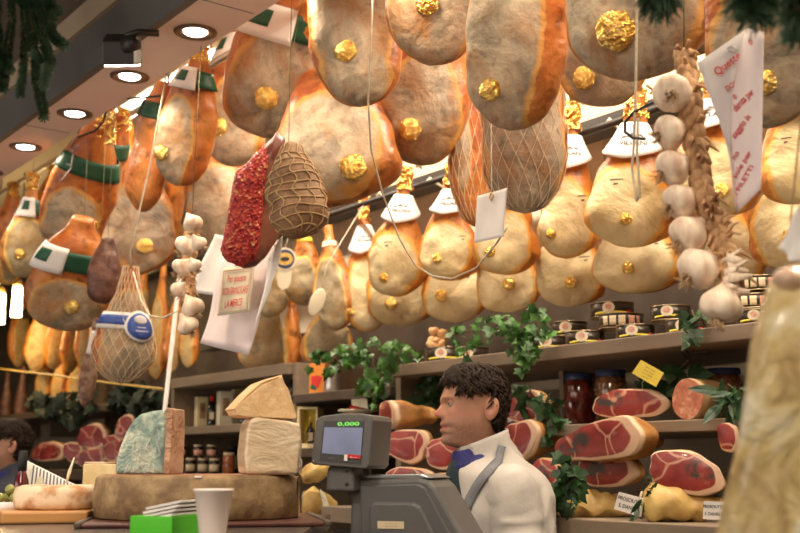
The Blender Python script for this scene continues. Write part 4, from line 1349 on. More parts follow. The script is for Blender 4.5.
def disc(r, y, name, mat, sq=1.0, parent=None, dz=0):
    mb = MB(); n = 32
    vs = [rm @ V((r * math.cos(2 * PI * k / n), yy, dz + r * sq * math.sin(2 * PI * k / n))) for yy in (y, y + .0012) for k in range(n)]
    mb.add(vs, [tuple(range(n)), tuple(reversed(range(n, 2 * n)))] + [(k, n + k, n + (k + 1) % n, (k + 1) % n) for k in range(n)])
    return mb.build(name, M[mat], parent or t, smooth=False)


disc(11.5 * u, 0, 'disc', 'paper cream'); disc(9.5 * u, -.0016, 'printed_ring', 'jar lid blue'); disc(8 * u, -.003, 'printed_field', 'label gold', .8); disc(4.5 * u, -.0044, 'emblem', 'dark ink', .5)
text_obj('lettering', '- --- --- -', 3.2 * u, M['paper white'], t, lambda x_, y_: rm @ V((x_, -.005, y_ - 5 * u)))
mb = MB(); ol = [(-6.5, -8), (6.5, -8), (6, -22), (3, -29), (-3, -31), (-7, -27), (-8.5, -18)]
mb.prism([(a * u, b * u) for a, b in ol], .003, Matrix.Translation(V((0, 0, 0))) @ rm.to_4x4() @ Matrix.Translation(V((0, .003, 0)))); mb.build('paper_tongue', M['paper cream'], t, smooth=False)
MB().tube([rm @ V((0, .004, 11 * u)), rm @ V((.02, .05, 26 * u)), V((.03, .2, RAILB.z - c.z))], .0015, 5).build('hanging_cord', M['twine'], t)
c = P(317, 302, Y=2.30)
t = thing('wooden_scoop', 'pale flat scoop hanging beside the long clay ham', 'scoop', c)
mb = MB(); mb.ball((0, 0, 0), (7 * u, .006, 14 * u), 20, 12); mb.v = [rm @ Matrix.Rotation(R(22), 3, 'Y') @ q for q in mb.v]; mb.build('blade', M['ivory plastic'], t)
MB().tube([rm @ V((4 * u, 0, 11 * u)), rm @ V((9 * u, .01, 34 * u)), V((.03, .2, RAILB.z - c.z))], .0022, 6).build('hanging_cord', M['twine'], t)
# ------------------------------------------------------------------ goods on the cheese counter


def onz(px, py, z=None): return P(px, py, z=COUNTER if z is None else z)


def flat_prism(mb, outline, h, mat=None):
    """outline in x-y, raised by h along z"""
    n = len(outline)
    vs = [V((x, y, 0)) for x, y in outline] + [V((x, y, h)) for x, y in outline]
    if mat is not None: vs = [mat @ q for q in vs]
    mb.add(vs, [tuple(reversed(range(n))), tuple(range(n, 2 * n))] + [(i, (i + 1) % n, n + (i + 1) % n, n + i) for i in range(n)])
    return mb


# boards
p = P(205, 524, d=1.93); p.z = COUNTER + .0005; u = mpp(p)
t = thing('serving_board', 'dark red board under the big brown cheese wheel', 'board', p, face_rot(p))
bd_w = 232 * u
MB().box((0, .13, .004), (bd_w, .40, .008)).build('plank', M['dark red board'], t, smooth=False, bev=.003)
for sx in (-1, 1): MB().box((sx * (bd_w / 2 + .006), .13, .005), (.012, .40, .010)).build('end_strip', M['dark board'], t, smooth=False, bev=.003)
zb = COUNTER + .0087
# big wheel, one end cut straight
r = 103 * u; cw = P(199, 520, d=2.08); cw.z = zb; u2 = mpp(cw); r = 102 * u2
t = thing('round_cheese', 'big brown rinded cheese wheel under the blue cheese and wrapped block', 'cheese', cw, face_rot(cw))
out = []
for k in range(72):
    a = 2 * PI * k / 72
    x_, y_ = r * math.cos(a), r * math.sin(a)
    if x_ > 95 * u2: x_ = 95 * u2
    out.append((x_, y_))
hgt = (P(199, 474, d=2.0).z - P(199, 521, d=2.0).z) * .93
mb = MB()
rows = [(.0, .955), (.006, .985), (.014, 1.0), (.03, 1.012), (.5, 1.016), (.9, 1.0), (.96, .985), (1.0, .94)]
n = 72; vs = []
for zz, k in rows:
    for a, b in out:
        q = V((a * k, b * k, zz * hgt)); q += V((nz(q, 25, 3), nz(q, 25, 4), 0)) * .002
        vs.append(q)
fs = [(i * n + k, i * n + (k + 1) % n, (i + 1) * n + (k + 1) % n, (i + 1) * n + k) for i in range(len(rows) - 1) for k in range(n)]
fs += [tuple(reversed(range(n)))]
mb.add(vs, fs); mb.build('rind', M['wheel rind'], t, fix=False)
m2 = MB(); m2.add([V((a * .94, b * .94, hgt)) for a, b in out], [tuple(range(n))]); m2.build('top_crust', M['wheel rust top'], t, smooth=False, solid=.001)
mb = MB(); mb.box((96.2 * u2, 0, hgt * .5), (.004, r * .78, hgt * .92)); mb.build('cut_face', M['wheel cut'], t, smooth=False)
mb = MB(); mb.box((-r * .26 + .24 * r, -r * .985, hgt * .97), (.012, .006, .004)); mb.build('paper_scrap', M['paper white'], t, smooth=False)
ztop = zb + hgt + .0012

# wrapped blue cheese
p = P(148, 470, d=2.02); p.z = ztop; u = mpp(p)
t = thing('blue_cheese', 'film wrapped blue cheese wedge with brown rind, standing on the wheel', 'cheese', p, face_rot(p, -24))
def bulged(o, dep, bul, n, sd):
    """a block from an outline, front and back slightly swollen and crumpled"""
    m = pillow(dense(o, 3), 1, 1, n)
    return m
k = u / math.cos(R(24))
o_f = [(-33, 0), (-33, 10), (-30, 25), (-24, 42), (-17, 54), (-10, 60), (2, 63), (15, 64), (16, 40), (15, 0)]
mb = MB(); mb.prism([(a * k, b * u) for a, b in dense(o_f, 3)], .06, None)
mb.build('blue_paste', M['blue cheese face'], t, smooth=False, bev=.006, seg=3)
o_r = [(15.2, 0), (16.2, 40), (15.2, 64.5), (17.5, 66), (21, 65), (22, 40), (21.5, 0)]
mb = MB(); mb.prism([(a * k, b * u) for a, b in o_r], .066, Matrix.Translation(V((0, -.003, 0))))
mb.build('brown_rind', M['blue cheese rind'], t, smooth=False, bev=.004, seg=3)
rr = random.Random(4); mb = MB()
for i in range(14):
    x0 = lerp(-24, 10, rr.random()) * k; z0 = lerp(6, 56, rr.random()) * u
    if x0 < (-33 + z0 / u * .35) * k: continue
    mb.tube([V((x0, -.002, z0)), V((x0 + rr.uniform(-8, 8) * u, -.0045, z0 - rr.uniform(6, 16) * u)), V((x0 + rr.uniform(-10, 10) * u, -.0015, z0 - rr.uniform(16, 24) * u))], [.0006, .0018, .0005], 6)
mb.v = [q if q.z > .002 else V((q.x, q.y, .002)) for q in mb.v]
mb.build('film_creases', M['cling film'], t)

# film wrapped block with the parmesan wedge on it
p = P(271, 478, d=1.98); p.z = ztop; u = mpp(p)
t = thing('wrapped_cheese', 'pale block of cheese in cling film under the hard cheese wedge', 'cheese', p, face_rot(p, 14))
o_b = [(-25, 0), (-27, 20), (-25, 45), (-22, 57), (-16, 60), (0, 58), (18, 56), (30, 53), (31, 35), (29, 12), (28, 0)]
mb = MB(); mb.prism([(a * u, b * u * .95) for a, b in dense(o_b, 2)], .07, None)
ob = mb.build('block', M['film wrapped cheese'], t, smooth=False, bev=.007, seg=3)
mb = MB(); rr = random.Random(8)
def filmfn(a, b):
    x_ = (28 + 9 * math.sin(PI * b) * (.5 + .5 * a) + 2 * math.sin(9 * b + 4 * a)) * u
    return V((x_ - .25 * a * u, .012 + .05 * a + .006 * math.sin(b * 14 + a * 9), (44 - 58 * b) * u * .74 + .006 * math.sin(a * 12) + .012))
mb.grid(filmfn, 12, 22)
mb.v = [q + V((nz(q, 60, 1), nz(q, 60, 2), nz(q, 60, 3))) * .008 for q in mb.v]
mb.v = [V((q.x, q.y, max(q.z, .002))) for q in mb.v]
mb.build('cling_film', M['cling film'], t, solid=.0006)
ztop2 = ztop + 57 * u
p = P(268, 419, d=2.0); p.z = ztop2 - .0025; u = mpp(p)
t = thing('hard_cheese_wedge', 'golden wedge of grainy hard cheese on top of wrapped block', 'cheese', p, face_rot(p, 20))
k = u / math.cos(R(20))
o_w = [(-33, 8), (-30, 2.5), (-22, .8), (28, 0), (29.5, 2.5), (21, 29), (18, 33), (13, 44), (10, 40), (4, 38), (-8, 33), (-20, 22)]
mb = MB(); mb.prism([(a * k, b * u) for a, b in dense(o_w, 3)], .05)
mb.v = [q + V((nz(q, 60, 1), nz(q, 60, 2), nz(q, 60, 3) * (q.z > .008))) * .0022 for q in mb.v]
mb.build('paste', M['hard cheese'], t, smooth=False, bev=.0025)
o_w2 = [(-34, 8.5), (-32.5, 7.5), (-19.5, 22.6), (-7, 33.6), (4, 38.6), (10, 41), (10, 42.5), (3, 40), (-9, 35), (-21, 23.5)]
mb = MB(); mb.prism([(a * k, b * u) for a, b in o_w2], .052, Matrix.Translation(V((0, -.001, 0)))); mb.build('rind', M['hard cheese rind'], t, smooth=False, bev=.001)

# left end: wooden board, low white rinded wheel, wedge, olives, bottle, striped paper
p = P(46, 518, d=2.0); p.z = COUNTER + .0005; u = mpp(p)
t = thing('serving_board', 'orange wooden board under the low white rinded cheese', 'board', p, face_rot(p))
mb = MB(); flat_prism(mb, [(-42 * u, -.02), (40 * u, -.02), (46 * u, .05), (44 * u, .24), (-44 * u, .24), (-47 * u, .05)], 12 * u); mb.build('plank', M['board wood'], t, smooth=False, bev=.004)
zb2 = COUNTER + .0005 + 12 * u
p = P(57, 506, d=2.1); p.z = zb2 + .0005; u = mpp(p)
t = thing('round_cheese', 'low flat cheese with white and orange rind on wooden board', 'cheese', p, face_rot(p))
rw = 43 * u
mb = MB(); mb.lathe([(rw * .9, 0), (rw * .97, 2 * u), (rw, 8 * u), (rw * .99, 16 * u), (rw * .93, 21 * u), (rw * .8, 23 * u), (rw * .3, 23.6 * u)], 48, None, lambda q, a: q + V((nz(q, 30, 1), nz(q, 30, 2), nz(q, 20, 5) * (q.z > .003))) * .003)
mb.build('rind', M['white rind'], t)
p = P(98, 512, d=2.22); p.z = COUNTER + .0005; u = mpp(p)
t = thing('cheese_wedge', 'upright pale cheese slab between white cheese and big wheel', 'cheese', p, face_rot(p, -20))
mb = MB(); mb.prism([(-18 * u, 0), (-18 * u, 53 * u), (-4 * u, 54 * u), (15 * u, 53 * u), (17 * u, 51 * u), (16 * u, 0)], .05); mb.build('paste', M['soft cheese'], t, smooth=False, bev=.003)
mb = MB(); mb.box((-1 * u, .025, 54.2 * u), (31 * u, .05, .003)); mb.build('rind', M['white rind'], t, smooth=False, bev=.001)
# olives
p = P(8, 508, d=2.12); p.z = COUNTER + .0005; u = mpp(p)
t = thing('bowl', 'small white bowl of green olives at the left edge', 'bowl', P(6, 508, d=2.0) * 0 + p, face_rot(p))
mb = MB(); rb = 15 * u
mb.lathe([(rb * .55, 0), (rb * .7, 4 * u), (rb * .92, 12 * u), (rb, 18 * u), (rb * .96, 18 * u), (rb * .85, 11 * u), (rb * .3, 5 * u)], 32); mb.build('bowl', M['paper white'], t)
rr = random.Random(2)
lbs = [('topmost green olive heaped in the white bowl', 1, 2, 30), ('green olive at the left of the bowl heap', -8, -3, 22), ('green olive at the front right of the heap', 6, -5, 22), ('green olive at the back of the heap', -1, 9, 22), ('pale yellow olive at the right rim of the bowl', 11, 2, 18.5)]
for i, (lb, a, b, c_) in enumerate(lbs):
    q = p + Matrix.Rotation(face_rot(p), 3, 'Z') @ V((a * u, b * u, c_ * u))
    t2 = thing('olive', lb, 'olive', q, rr.uniform(0, 3), 'olives in the white bowl')
    MB().ball((0, 0, 0), (6.6 * u, 5.2 * u, 5.0 * u), 18, 12).build('flesh', M['olive'] if i < 4 else M['soft cheese'], t2)
    MB().ball((6.4 * u, 0, 0), (.7 * u, 1.2 * u, 1.2 * u), 10, 6).build('stem_scar', M['stem'], t2)
# bottle
p = P(20, 508, d=2.32); p.z = COUNTER + .0005; u = mpp(p)
t = thing('bottle', 'small dark red bottle with black neck beside the striped paper', 'bottle', p)
mb = MB(); mb.lathe([(7 * u, 0), (8 * u, 2 * u), (8 * u, 26 * u), (7 * u, 34 * u), (4.6 * u, 41 * u), (3.4 * u, 46 * u)], 24); mb.build('glass', M['bottle red'], t)
mb = MB(); mb.lathe([(4.4 * u, 44 * u), (4.5 * u, 54 * u), (4.2 * u, 63 * u), (3.6 * u, 64 * u)], 20); mb.build('cap', M['black cord'], t)
# striped paper
p = P(52, 508, d=2.36); p.z = COUNTER + .0005; u = mpp(p)
t = thing('paper_wrap', 'folded sheet of striped deli paper behind the low cheese', 'paper', p, face_rot(p))
A_, B2, C2, D2 = V((-26 * u, .02, 53 * u)), V((30 * u, .03, 25 * u)), V((30 * u, 0, 4 * u)), V((-29 * u, -.02, 2 * u))
fnp = lambda a, b: (A_.lerp(B2, a)).lerp(D2.lerp(C2, a), b) + V((0, .008 * math.sin(a * 6), 0))
MB().grid(fnp, 24, 6).build('sheet', M['paper white'], t, solid=.001)
mb = MB()
for i in range(15):
    a = .10 + i * .06
    b0 = .03
    mb.add([fnp(a, b0) + V((0, -.0015, 0)), fnp(a + .026, b0) + V((0, -.0015, 0)), fnp(a + .026, .62) + V((0, -.0015, 0)), fnp(a, .62) + V((0, -.0015, 0))], [(0, 1, 2, 3)])
mb.build('printed_stripes', M['apron grey'], t, smooth=False)
MB().add([], [])
mb = MB(); mb.add([V((-31 * u, -.035, 1 * u)), V((-8 * u, -.04, 1 * u)), V((-10 * u, -.03, 36 * u)), V((-14 * u, -.03, 38 * u))], [(0, 1, 2, 3)]); mb.build('folded_corner', M['paper cream'], t, solid=.001, smooth=False)
p = P(66, 490, d=2.16); u = mpp(p); p.z = zb2 + 23 * u
t = tag(MB().tube([p + V((0, 0, .003)), p + RT * 3 * u + UP * 12 * u, p + RT * 8 * u + UP * 27 * u], [.002, .0035, .0012], 8).build('cheese_knife', M['ivory plastic']), 'pale pointed cheese pick stuck in the low cheese', 'knife')

# green napkin box
p = P(172, 541, d=1.66); p.z = COUNTER + .0005; u = mpp(p)
t = thing('napkin_box', 'bright green plastic box holding white napkins by the cup', 'box', p, face_rot(p, -28))
L_ = .070; hh = .030
mb = MB()
mb.box((0, 0, .002), (L_, .13, .004)); mb.box((-L_ / 2 + .0015, 0, hh / 2), (.003, .13, hh)); mb.box((L_ / 2 - .0015, 0, hh / 2), (.003, .13, hh)); mb.box((0, -.0635, hh / 2), (L_, .003, hh)); mb.box((0, .0635, hh / 2), (L_, .003, hh))
mb.build('tray', M['green plastic'], t, smooth=False, bev=.001)
for i in range(4):
    q = Matrix.Rotation(R(-11), 3, 'Y')
    mb = MB(); mb.box((.004 + .002 * i, .004 * i - .01, .027 + .0060 * i), (L_ * .82, .105, .0035), q); mb.build('napkin', M['paper white'] if i % 2 == 0 else M['paper grey'], t, smooth=False, bev=.0008)
# cup
p = P(212, 545, d=1.58); p.z = COUNTER + .0005; u = mpp(p)
t = thing('plastic_cup', 'white plastic cup in front of the big brown cheese wheel', 'cup', p)
ht = P(212, 489, d=1.58).z - p.z
mb = MB(); mb.lathe([(12.6 * u, 0), (13 * u, .002), (18.8 * u, ht - .004), (20.2 * u, ht - .003), (20.2 * u, ht), (18.6 * u, ht), (12.4 * u, .006), (2 * u, .005)], 48); mb.build('wall', M['white plastic cup'], t)

# ------------------------------------------------------------------ weighing scale
p = P(402, 540, d=2.0); p.z = LOWC + .0005; u = mpp(p)
pr = face_rot(p, -20)
t = thing('weighing_scale', 'grey shop scale with customer display facing the front', 'scale', p, pr)
k = u / math.cos(R(20))
z0 = p.z
Z = lambda py: P(400, py, d=2.0).z - z0
X_ = lambda px: (px - 399) * k
o_s = [(X_(341), 0), (X_(345), Z(505)), (X_(338), Z(488)), (X_(350), Z(480)), (X_(416), Z(477.5)), (X_(426), Z(480)), (X_(433), Z(487)), (X_(461), Z(535)), (X_(467), Z(560)), (X_(467), 0)]
mb = MB(); mb.prism(o_s, .13); mb.build('body', M['scale grey'], t, smooth=False, bev=.008, seg=3)
o_i = [(X_(358), Z(570)), (X_(356), Z(486)), (X_(415), Z(484)), (X_(423), Z(487)), (X_(452), Z(540)), (X_(456), Z(570))]
mb = MB(); mb.prism(o_i, .006, Matrix.Translation(V((0, -.004, 0)))); b1 = mb.build('front_panel', M['scale panel'], t, smooth=False, bev=.004, seg=3)
o_i = [(X_(366), Z(575)), (X_(366), Z(507)), (X_(371), Z(502)), (X_(412), Z(502)), (X_(420), Z(506)), (X_(440), Z(545)), (X_(444), Z(575))]
mb = MB(); mb.prism(o_i, .012, Matrix.Translation(V((0, -.009, 0)))); mb.build('raised_cover', M['scale grey'], b1, smooth=False, bev=.006, seg=3)
lb = MB().box((X_(389.5), -.0105, Z(525)), (27 * k, .001, 7.5 * u)).build('data_plate', M['label cream'], t, smooth=False)
text_obj('printed_lines', '---- ------- --\n------- --- ----', 2.6 * u, M['dark ink'], lb, lambda x_, y_: V((X_(390) + x_, -.0114, Z(525) + y_)))
mb = MB(); mb.prism([(X_(347), Z(479)), (X_(357), Z(475)), (X_(418), Z(474)), (X_(428), Z(478)), (X_(416), Z(479.5))], .12, Matrix.Translation(V((0, .004, 0)))); mb.build('top_tray', M['counter steel'], t, smooth=False, bev=.002)
mb = MB(); mb.prism([(X_(325), Z(492)), (X_(327), Z(466)), (X_(354), Z(464)), (X_(356), Z(492))], .05, Matrix.Translation(V((0, -.03, 0)))); nk = mb.build('neck', M['scale grey'], t, smooth=False, bev=.006, seg=3)
mb = MB(); mb.ball((X_(348), -.031, Z(484)), .0035, 12, 8); mb.build('bolt', M['scale dark'], nk)
mb = MB(); mb.ball((X_(348), -.031, Z(471)), .0025, 12, 8); mb.build('bolt', M['scale dark'], nk)
# display head
hx0, hx1 = X_(313.5), X_(376)
o_h = [(X_(313), Z(462)), (X_(315), Z(464.5)), (X_(371), Z(469)), (X_(374.5), Z(465)), (X_(378), Z(420)), (X_(376), Z(415)), (X_(364), Z(413)), (X_(345), Z(412.5)), (X_(324), Z(415)), (X_(318), Z(418))]
mb = MB(); mb.prism(o_h, .100, Matrix.Translation(V((0, -.045, 0)))); hd = mb.build('display_head', M['scale grey'], t, smooth=False, bev=.007, seg=4)
yf = -.0462
def quad(name, pts, yy, mat, th=.0012, parent=hd):
    mb = MB(); mb.prism([(X_(a), Z(b)) for a, b in pts], th, Matrix.Translation(V((0, yy - th, 0)))); return mb.build(name, M[mat], parent, smooth=False)
quad('bezel', [(323, 460.5), (365.5, 464.5), (369, 421), (327, 420)], yf + .001, 'scale dark')
sc = quad('screen', [(325.5, 453), (366, 456.5), (368, 427.5), (328, 426.5)], yf - .0008, 'screen glass')
text_obj('green_digits', '0.000', 8.5 * u, M['screen digits'], sc, lambda x_, y_: V((X_(353) + x_, yf - .0012, Z(423.6) + y_ * .62)), bold=.0006, sx=1.3)
quad('badge', [(350, 457.5), (366, 459), (366.3, 455.2), (350.3, 453.8)], yf - .0022, 'red ink')
quad('badge', [(349.2, 460.5), (352.6, 460.9), (352.9, 454.6), (349.5, 454.2)], yf - .0026, 'paper white')
text_obj('lettering', 'B------', 3.0 * u, M['paper white'], hd, lambda x_, y_: V((X_(359.2) + x_, yf - .0038, Z(457.2) + y_)))
text_obj('lettering', '---- -- --', 2.4 * u, M['paper grey'], hd, lambda x_, y_: V((X_(336) + x_, yf - .0009, Z(457.5) + y_)))
for a, b in ((318.5, 419), (316, 461)):
    MB().ball((X_(a), yf + .0015, Z(b)), .0018, 10, 6).build('screw', M['steel'], hd)

# ------------------------------------------------------------------ tall wrapped wedge, close by on the right
p = P(800, 520, d=.92); p.z = LOWC + .0005; u = mpp(p)
t = thing('wrapped_cheese', 'tall film wrapped wedge of aged cheese close by at the right edge', 'cheese', p, face_rot(p, -10))
z0 = p.z
Zq = lambda py: P(800, py, d=.92).z - z0
Xq = lambda px: (px - 779) * u
zbot = 0
o_q = [(Xq(672), zbot), (Xq(682), Zq(600)), (Xq(701), Zq(505)), (Xq(724), Zq(420)), (Xq(752), Zq(330)), (Xq(770), Zq(280)), (Xq(778), Zq(267)), (Xq(792), Zq(262)), (Xq(830), Zq(262)), (Xq(885), Zq(262)), (Xq(895), zbot)]
m_ = pillow(dense(o_q, 3), .06, .14, 14)
m_.v = [q + V((nz(q, 9, 1), nz(q, 9, 2), 0)) * .012 for q in m_.v]
m_.v = [V((q.x, q.y, max(0, q.z))) for q in m_.v]
m_.build('rind', M['wrapped wedge rind'], t)
mb = MB(); mb.ball((Xq(797), .0, Zq(280)), (26 * u, .055, 20 * u), 24, 14, lambda q, d: q + V((nz(q, 30, 1), nz(q, 30, 2), nz(q, 30, 3))) * .006); mb.build('pale_tip', M['wrapped wedge tip'], t)
# ------------------------------------------------------------------ goods on the wall shelves
def at_shelf(px, Y, z):
    p = P(px, 300, Y=Y); return V((p.x, Y, z))


# tins
def tin(label, px, Y, z, w=40, yaw=0, turned=False):
    p = at_shelf(px, Y, z + .0005); u = mpp(p)
    t = thing('food_tin', label, 'tin', p, face_rot(p, yaw), 'gold rimmed tins on the long shelf')
    r = w * u / 2; h = 15 * u
    MB().lathe([(r * .97, .0015), (r * .97, h - .0015)], 40).build('side', M['tin side'], t)
    for zz in (0, h - .003):
        MB().lathe([(r * .97, zz), (r, zz + .0006), (r, zz + .0024), (r * .97, zz + .003)], 40).build('rim', M['tin lid'], t)

    def on(a, zz, off=.0006): return V(((r * .97 + off) * math.sin(a), -(r * .97 + off) * math.cos(a), zz))
    if not turned:
        mb = MB(); mb.grid(lambda a, b: on(lerp(-.9, .9, a), h * (.16 + .12 * b) + h * .06 * math.sin(a * 3)), 20, 2); rb = mb.build('yellow_ribbon', M['ribbon yellow'], t, solid=.0006)
        a0 = -.18
        mb = MB(); n = 24
        mb.add([on(a0, h * .58, .0012)] + [on(a0 + h * .42 * math.cos(2 * PI * k / n) / r, h * .58 + h * .36 * math.sin(2 * PI * k / n), .0012) for k in range(n)], [(0, 1 + k, 1 + (k + 1) % n) for k in range(n)])
        lb = mb.build('round_label', M['paper cream'], t)
        mb = MB(); mb.add([on(a0, h * .6, .002)] + [on(a0 + h * .22 * math.cos(2 * PI * k / n) / r, h * .62 + h * .2 * math.sin(2 * PI * k / n), .002) for k in range(n)], [(0, 1 + k, 1 + (k + 1) % n) for k in range(n)])
        mb.build('emblem', M['label pink'], lb)
        text_obj('lettering', '--- ---', h * .22, M['dark ink'], t, lambda x_, y_: on(a0 + x_ / r, h * .26 + y_, .0022), bold=.0003)
        mb = MB(); mb.grid(lambda a, b: on(lerp(.75, .98, a), h * (.12 + .3 * b), .001), 6, 3); mb.build('red_seal', M['red ink'], t, solid=.001)
    else:
        for a, wd in ((-.85, .25), (-.5, .3), (-.1, .3), (.35, .3), (.75, .2)):
            mb = MB(); mb.grid(lambda q, b, a=a, wd=wd: on(a + wd * q, h * (.2 + .6 * b), .001), 6, 3); mb.build('printed_panel', M['label cream'] if a < .3 else M['label pink'], t, solid=.0006)
    return h


hT = tin('leftmost visible tin, half hidden by ivy leaves', 548, 2.42, ZU, 40)
tin('bottom tin second from the ivy, under the low stack', 584, 2.40, ZU, 40)
tin('bottom tin in the middle of the row, below lettered panels', 634, 2.39, ZU, 40)
tin('bottom tin left of the lowest garlic bulb', 684, 2.40, ZU, 40)
tin('upper tin nearest the ivy', 568, 2.48, ZU + hT + .0008, 38)
tin('upper tin turned to show its row of printed panels', 620, 2.46, ZU + hT + .0008, 46, 0, True)
tin('upper tin left of garlic, beside the green leaf', 670, 2.43, ZU + hT + .0008, 40)
tin('bottom tin right of the lowest garlic bulb', 757, 2.38, ZU, 44)
tin('upper tin right of the garlic, turned to its printed panels', 752, 2.42, ZU + hT + .0008, 44, 0, True)
tin('topmost tin standing third high right of the garlic', 762, 2.44, ZU + 2 * hT + .0016, 42, 0, True)
tin('topmost tin at the back, third high over the panelled one', 612, 2.52, ZU + 2 * hT + .0016, 44)
tin('bottom tin at the far left of long shelf behind ivy', 444, 2.40, ZU, 40)
tin('bottom tin second from far left behind the ivy', 470, 2.46, ZU, 38)


def jar(label, px, Y, z, w, hpx, mat, lid='jar lid blue', name='jar', lab=None, group=None):
    p = at_shelf(px, Y, z + .0005); u = mpp(p)
    t = thing(name, label, 'jar', p, face_rot(p), group)
    r = w * u / 2; h = hpx * u
    MB().lathe([(r * .9, 0), (r, .004), (r, h * .74), (r * .93, h * .82), (r * .84, h * .86), (r * .84, h * .88)], 32).build('glass', M[mat], t)
    MB().lathe([(r * .9, h * .875), (r * .92, h * .885), (r * .92, h * .985), (r * .86, h)], 32).build('lid', M[lid], t)
    if lab:
        mb = MB(); mb.grid(lambda a, b: V(((r + .001) * math.sin(lerp(-1, 1, a)), -(r + .001) * math.cos(lerp(-1, 1, a)), h * (.2 + .42 * b))), 16, 2); mb.build('label', M[lab], t, solid=.0006)
    return t


jar('jar of dark red peppers with a blue lid, left of the brown one', 577, 2.50, ZR, 31, 54, 'jar dark red')
jar('jar of brown mushrooms with a blue lid behind the cut ham', 608, 2.48, ZR, 33, 56, 'jar brown')
jar('blue lidded jar behind the coarse pink sausage', 719, 2.52, ZR, 38, 54, 'jar brown')
jar('blue lidded jar behind the shopkeeper\'s head', 518, 2.62, ZR - .03, 36, 46, 'jar dark red')
tag(boxo('wall_shelf', M['dark board'], (at_shelf(500, 2.62, 0).x, 2.64, ZR - .045), (.5, .36, .025), bev=.002), 'short dark shelf behind the shopkeeper under a blue lidded jar', 'shelf')


# ------------------------------------------------------------------ cut hams
def cut_ham(label, cx, cy, w, h, Y, yaw=-28, length=1.6, roll=0, dark=(9, 9), group='cut hams on the shelves', tail=.35, rind='ham rind', sd=1.0, pitch=0, base_z=None, sh=0.0):
    p = P(cx, cy, Y=Y); u = mpp(p)
    rz = face_rot(p, yaw)
    k = 1 / max(.5, math.cos(R(yaw)))
    W = w * u * k / 2; Hh = h * u / 2
    mw = Matrix.Translation(p) @ Matrix.Rotation(rz, 4, 'Z') @ Matrix.Rotation(R(roll), 4, 'Y') @ Matrix.Rotation(R(pitch), 4, 'X')
    n = 44

    def outl(a, sc=1.0):
        c, s_ = math.cos(a), math.sin(a)
        e = .78
        x_ = math.copysign(abs(c) ** e, c); z_ = math.copysign(abs(s_) ** .9, s_)
        kk = 1 + .08 * math.sin(2 * a + sd) + .07 * math.sin(3 * a + sd * 2) + .025 * math.sin(7 * a + sd)
        return V((x_ * W * kk * sc, 0, z_ * Hh * kk * sc * (1 + .12 * x_)))
    t = thing('cut_ham', label, 'ham', mat=mw, group=group)
    Lg = length * W
    mb = MB(); vs = []; rows = 22
    for i in range(rows + 1):
        f_ = i / rows
        sc = interp([(0, 1.0), (.06, 1.03), (.3, 1.0), (.6, .72), (.8, tail + .08), (.97, tail), (1, tail * .5)], f_)
        for kx in range(n):
            q = outl(2 * PI * kx / n, sc)
            q.y = f_ * Lg
            q.z = lerp(q.z, q.z * min(1, Hh / W * 1.0 + .3), 0) + sh * f_ * Hh
            q += V((nz(q, 16, sd), nz(q, 16, sd + 2), nz(q, 16, sd + 4))) * .010 * min(1, f_ * 8)
            vs.append(q)
    fs = [(i * n + a, i * n + (a + 1) % n, (i + 1) * n + (a + 1) % n, (i + 1) * n + a) for i in range(rows) for a in range(n)]
    fs.append(tuple(rows * n + a for a in range(n))); fs.append(tuple(reversed(range(n))))
    mb.add(vs, fs); mb.a['fat'] = [max(0, 1 - (i / rows) / .16) for i in range(rows + 1) for _ in range(n)]; mb.build('rind', M[rind], t)
    mb = MB(); rings = 9; vs = []; rim = []; dk = []
    for j in range(rings + 1):
        f_ = j / rings
        for a in range(n):
            q = outl(2 * PI * a / n, max(.001, f_) * .992); q.y = -.0035 - .006 * (1 - f_ ** 3)
            vs.append(q); rim.append(f_ + (.13 * q.x / W - .06 * q.z / Hh) * f_)
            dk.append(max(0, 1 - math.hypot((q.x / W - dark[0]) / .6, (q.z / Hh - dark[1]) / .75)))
    fs = [(j * n + a, j * n + (a + 1) % n, (j + 1) * n + (a + 1) % n, (j + 1) * n + a) for j in range(rings) for a in range(n)]
    mb.add(vs, fs); mb.a['rim'] = rim; mb.a['dark'] = dk
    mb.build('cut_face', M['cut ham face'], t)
    return t


cut_ham('cut ham on the shelf between the brown jar and the sausage', 629, 404, 68, 31, 2.30, -14, 1.0, 1, (-.6, .35), sd=1.1)
cut_ham('large cut ham leaning on the lower stack below the jars', 598, 441, 80, 40, 2.13, -38, 1.6, -10, (-.55, .2), sd=2.3, tail=.42)
cut_ham('dark cut ham under the large one, above the left name card', 606, 471, 56, 30, 2.20, -36, 1.2, -4, (-.35, .2), sd=3.7)
cut_ham('cut ham with blackened patch above the right name card', 684, 473, 76, 38, 2.12, -10, 1.4, 8, (.45, .3), sd=4.1)
cut_ham('pink cut ham just behind the shopkeeper\'s head', 522, 408, 42, 30, 2.24, -38, 2.0, 6, (9, 9), sd=5.2, tail=.3)
cut_ham('cut ham behind the shopkeeper\'s neck, yellow rind to its right', 518, 440, 34, 38, 2.20, -48, 1.9, -4, (9, 9), sd=6.6, tail=.5)
cut_ham('shadowed dark ham behind the shopkeeper\'s shoulder', 545, 474, 30, 32, 2.20, -30, 1.6, 0, (0, 0), sd=7.3, rind='ham rind yellow')
cut_ham('small dark red cut piece right of the sausage, on the shelf', 729, 407, 16, 20, 2.32, -25, 1.6, 0, (9, 9), sd=8.8)
cut_ham('small cut ham below the shelf end beside the tall wrapped wedge', 728, 437, 20, 28, 2.22, -25, 1.6, 0, (9, 9), sd=9.9)
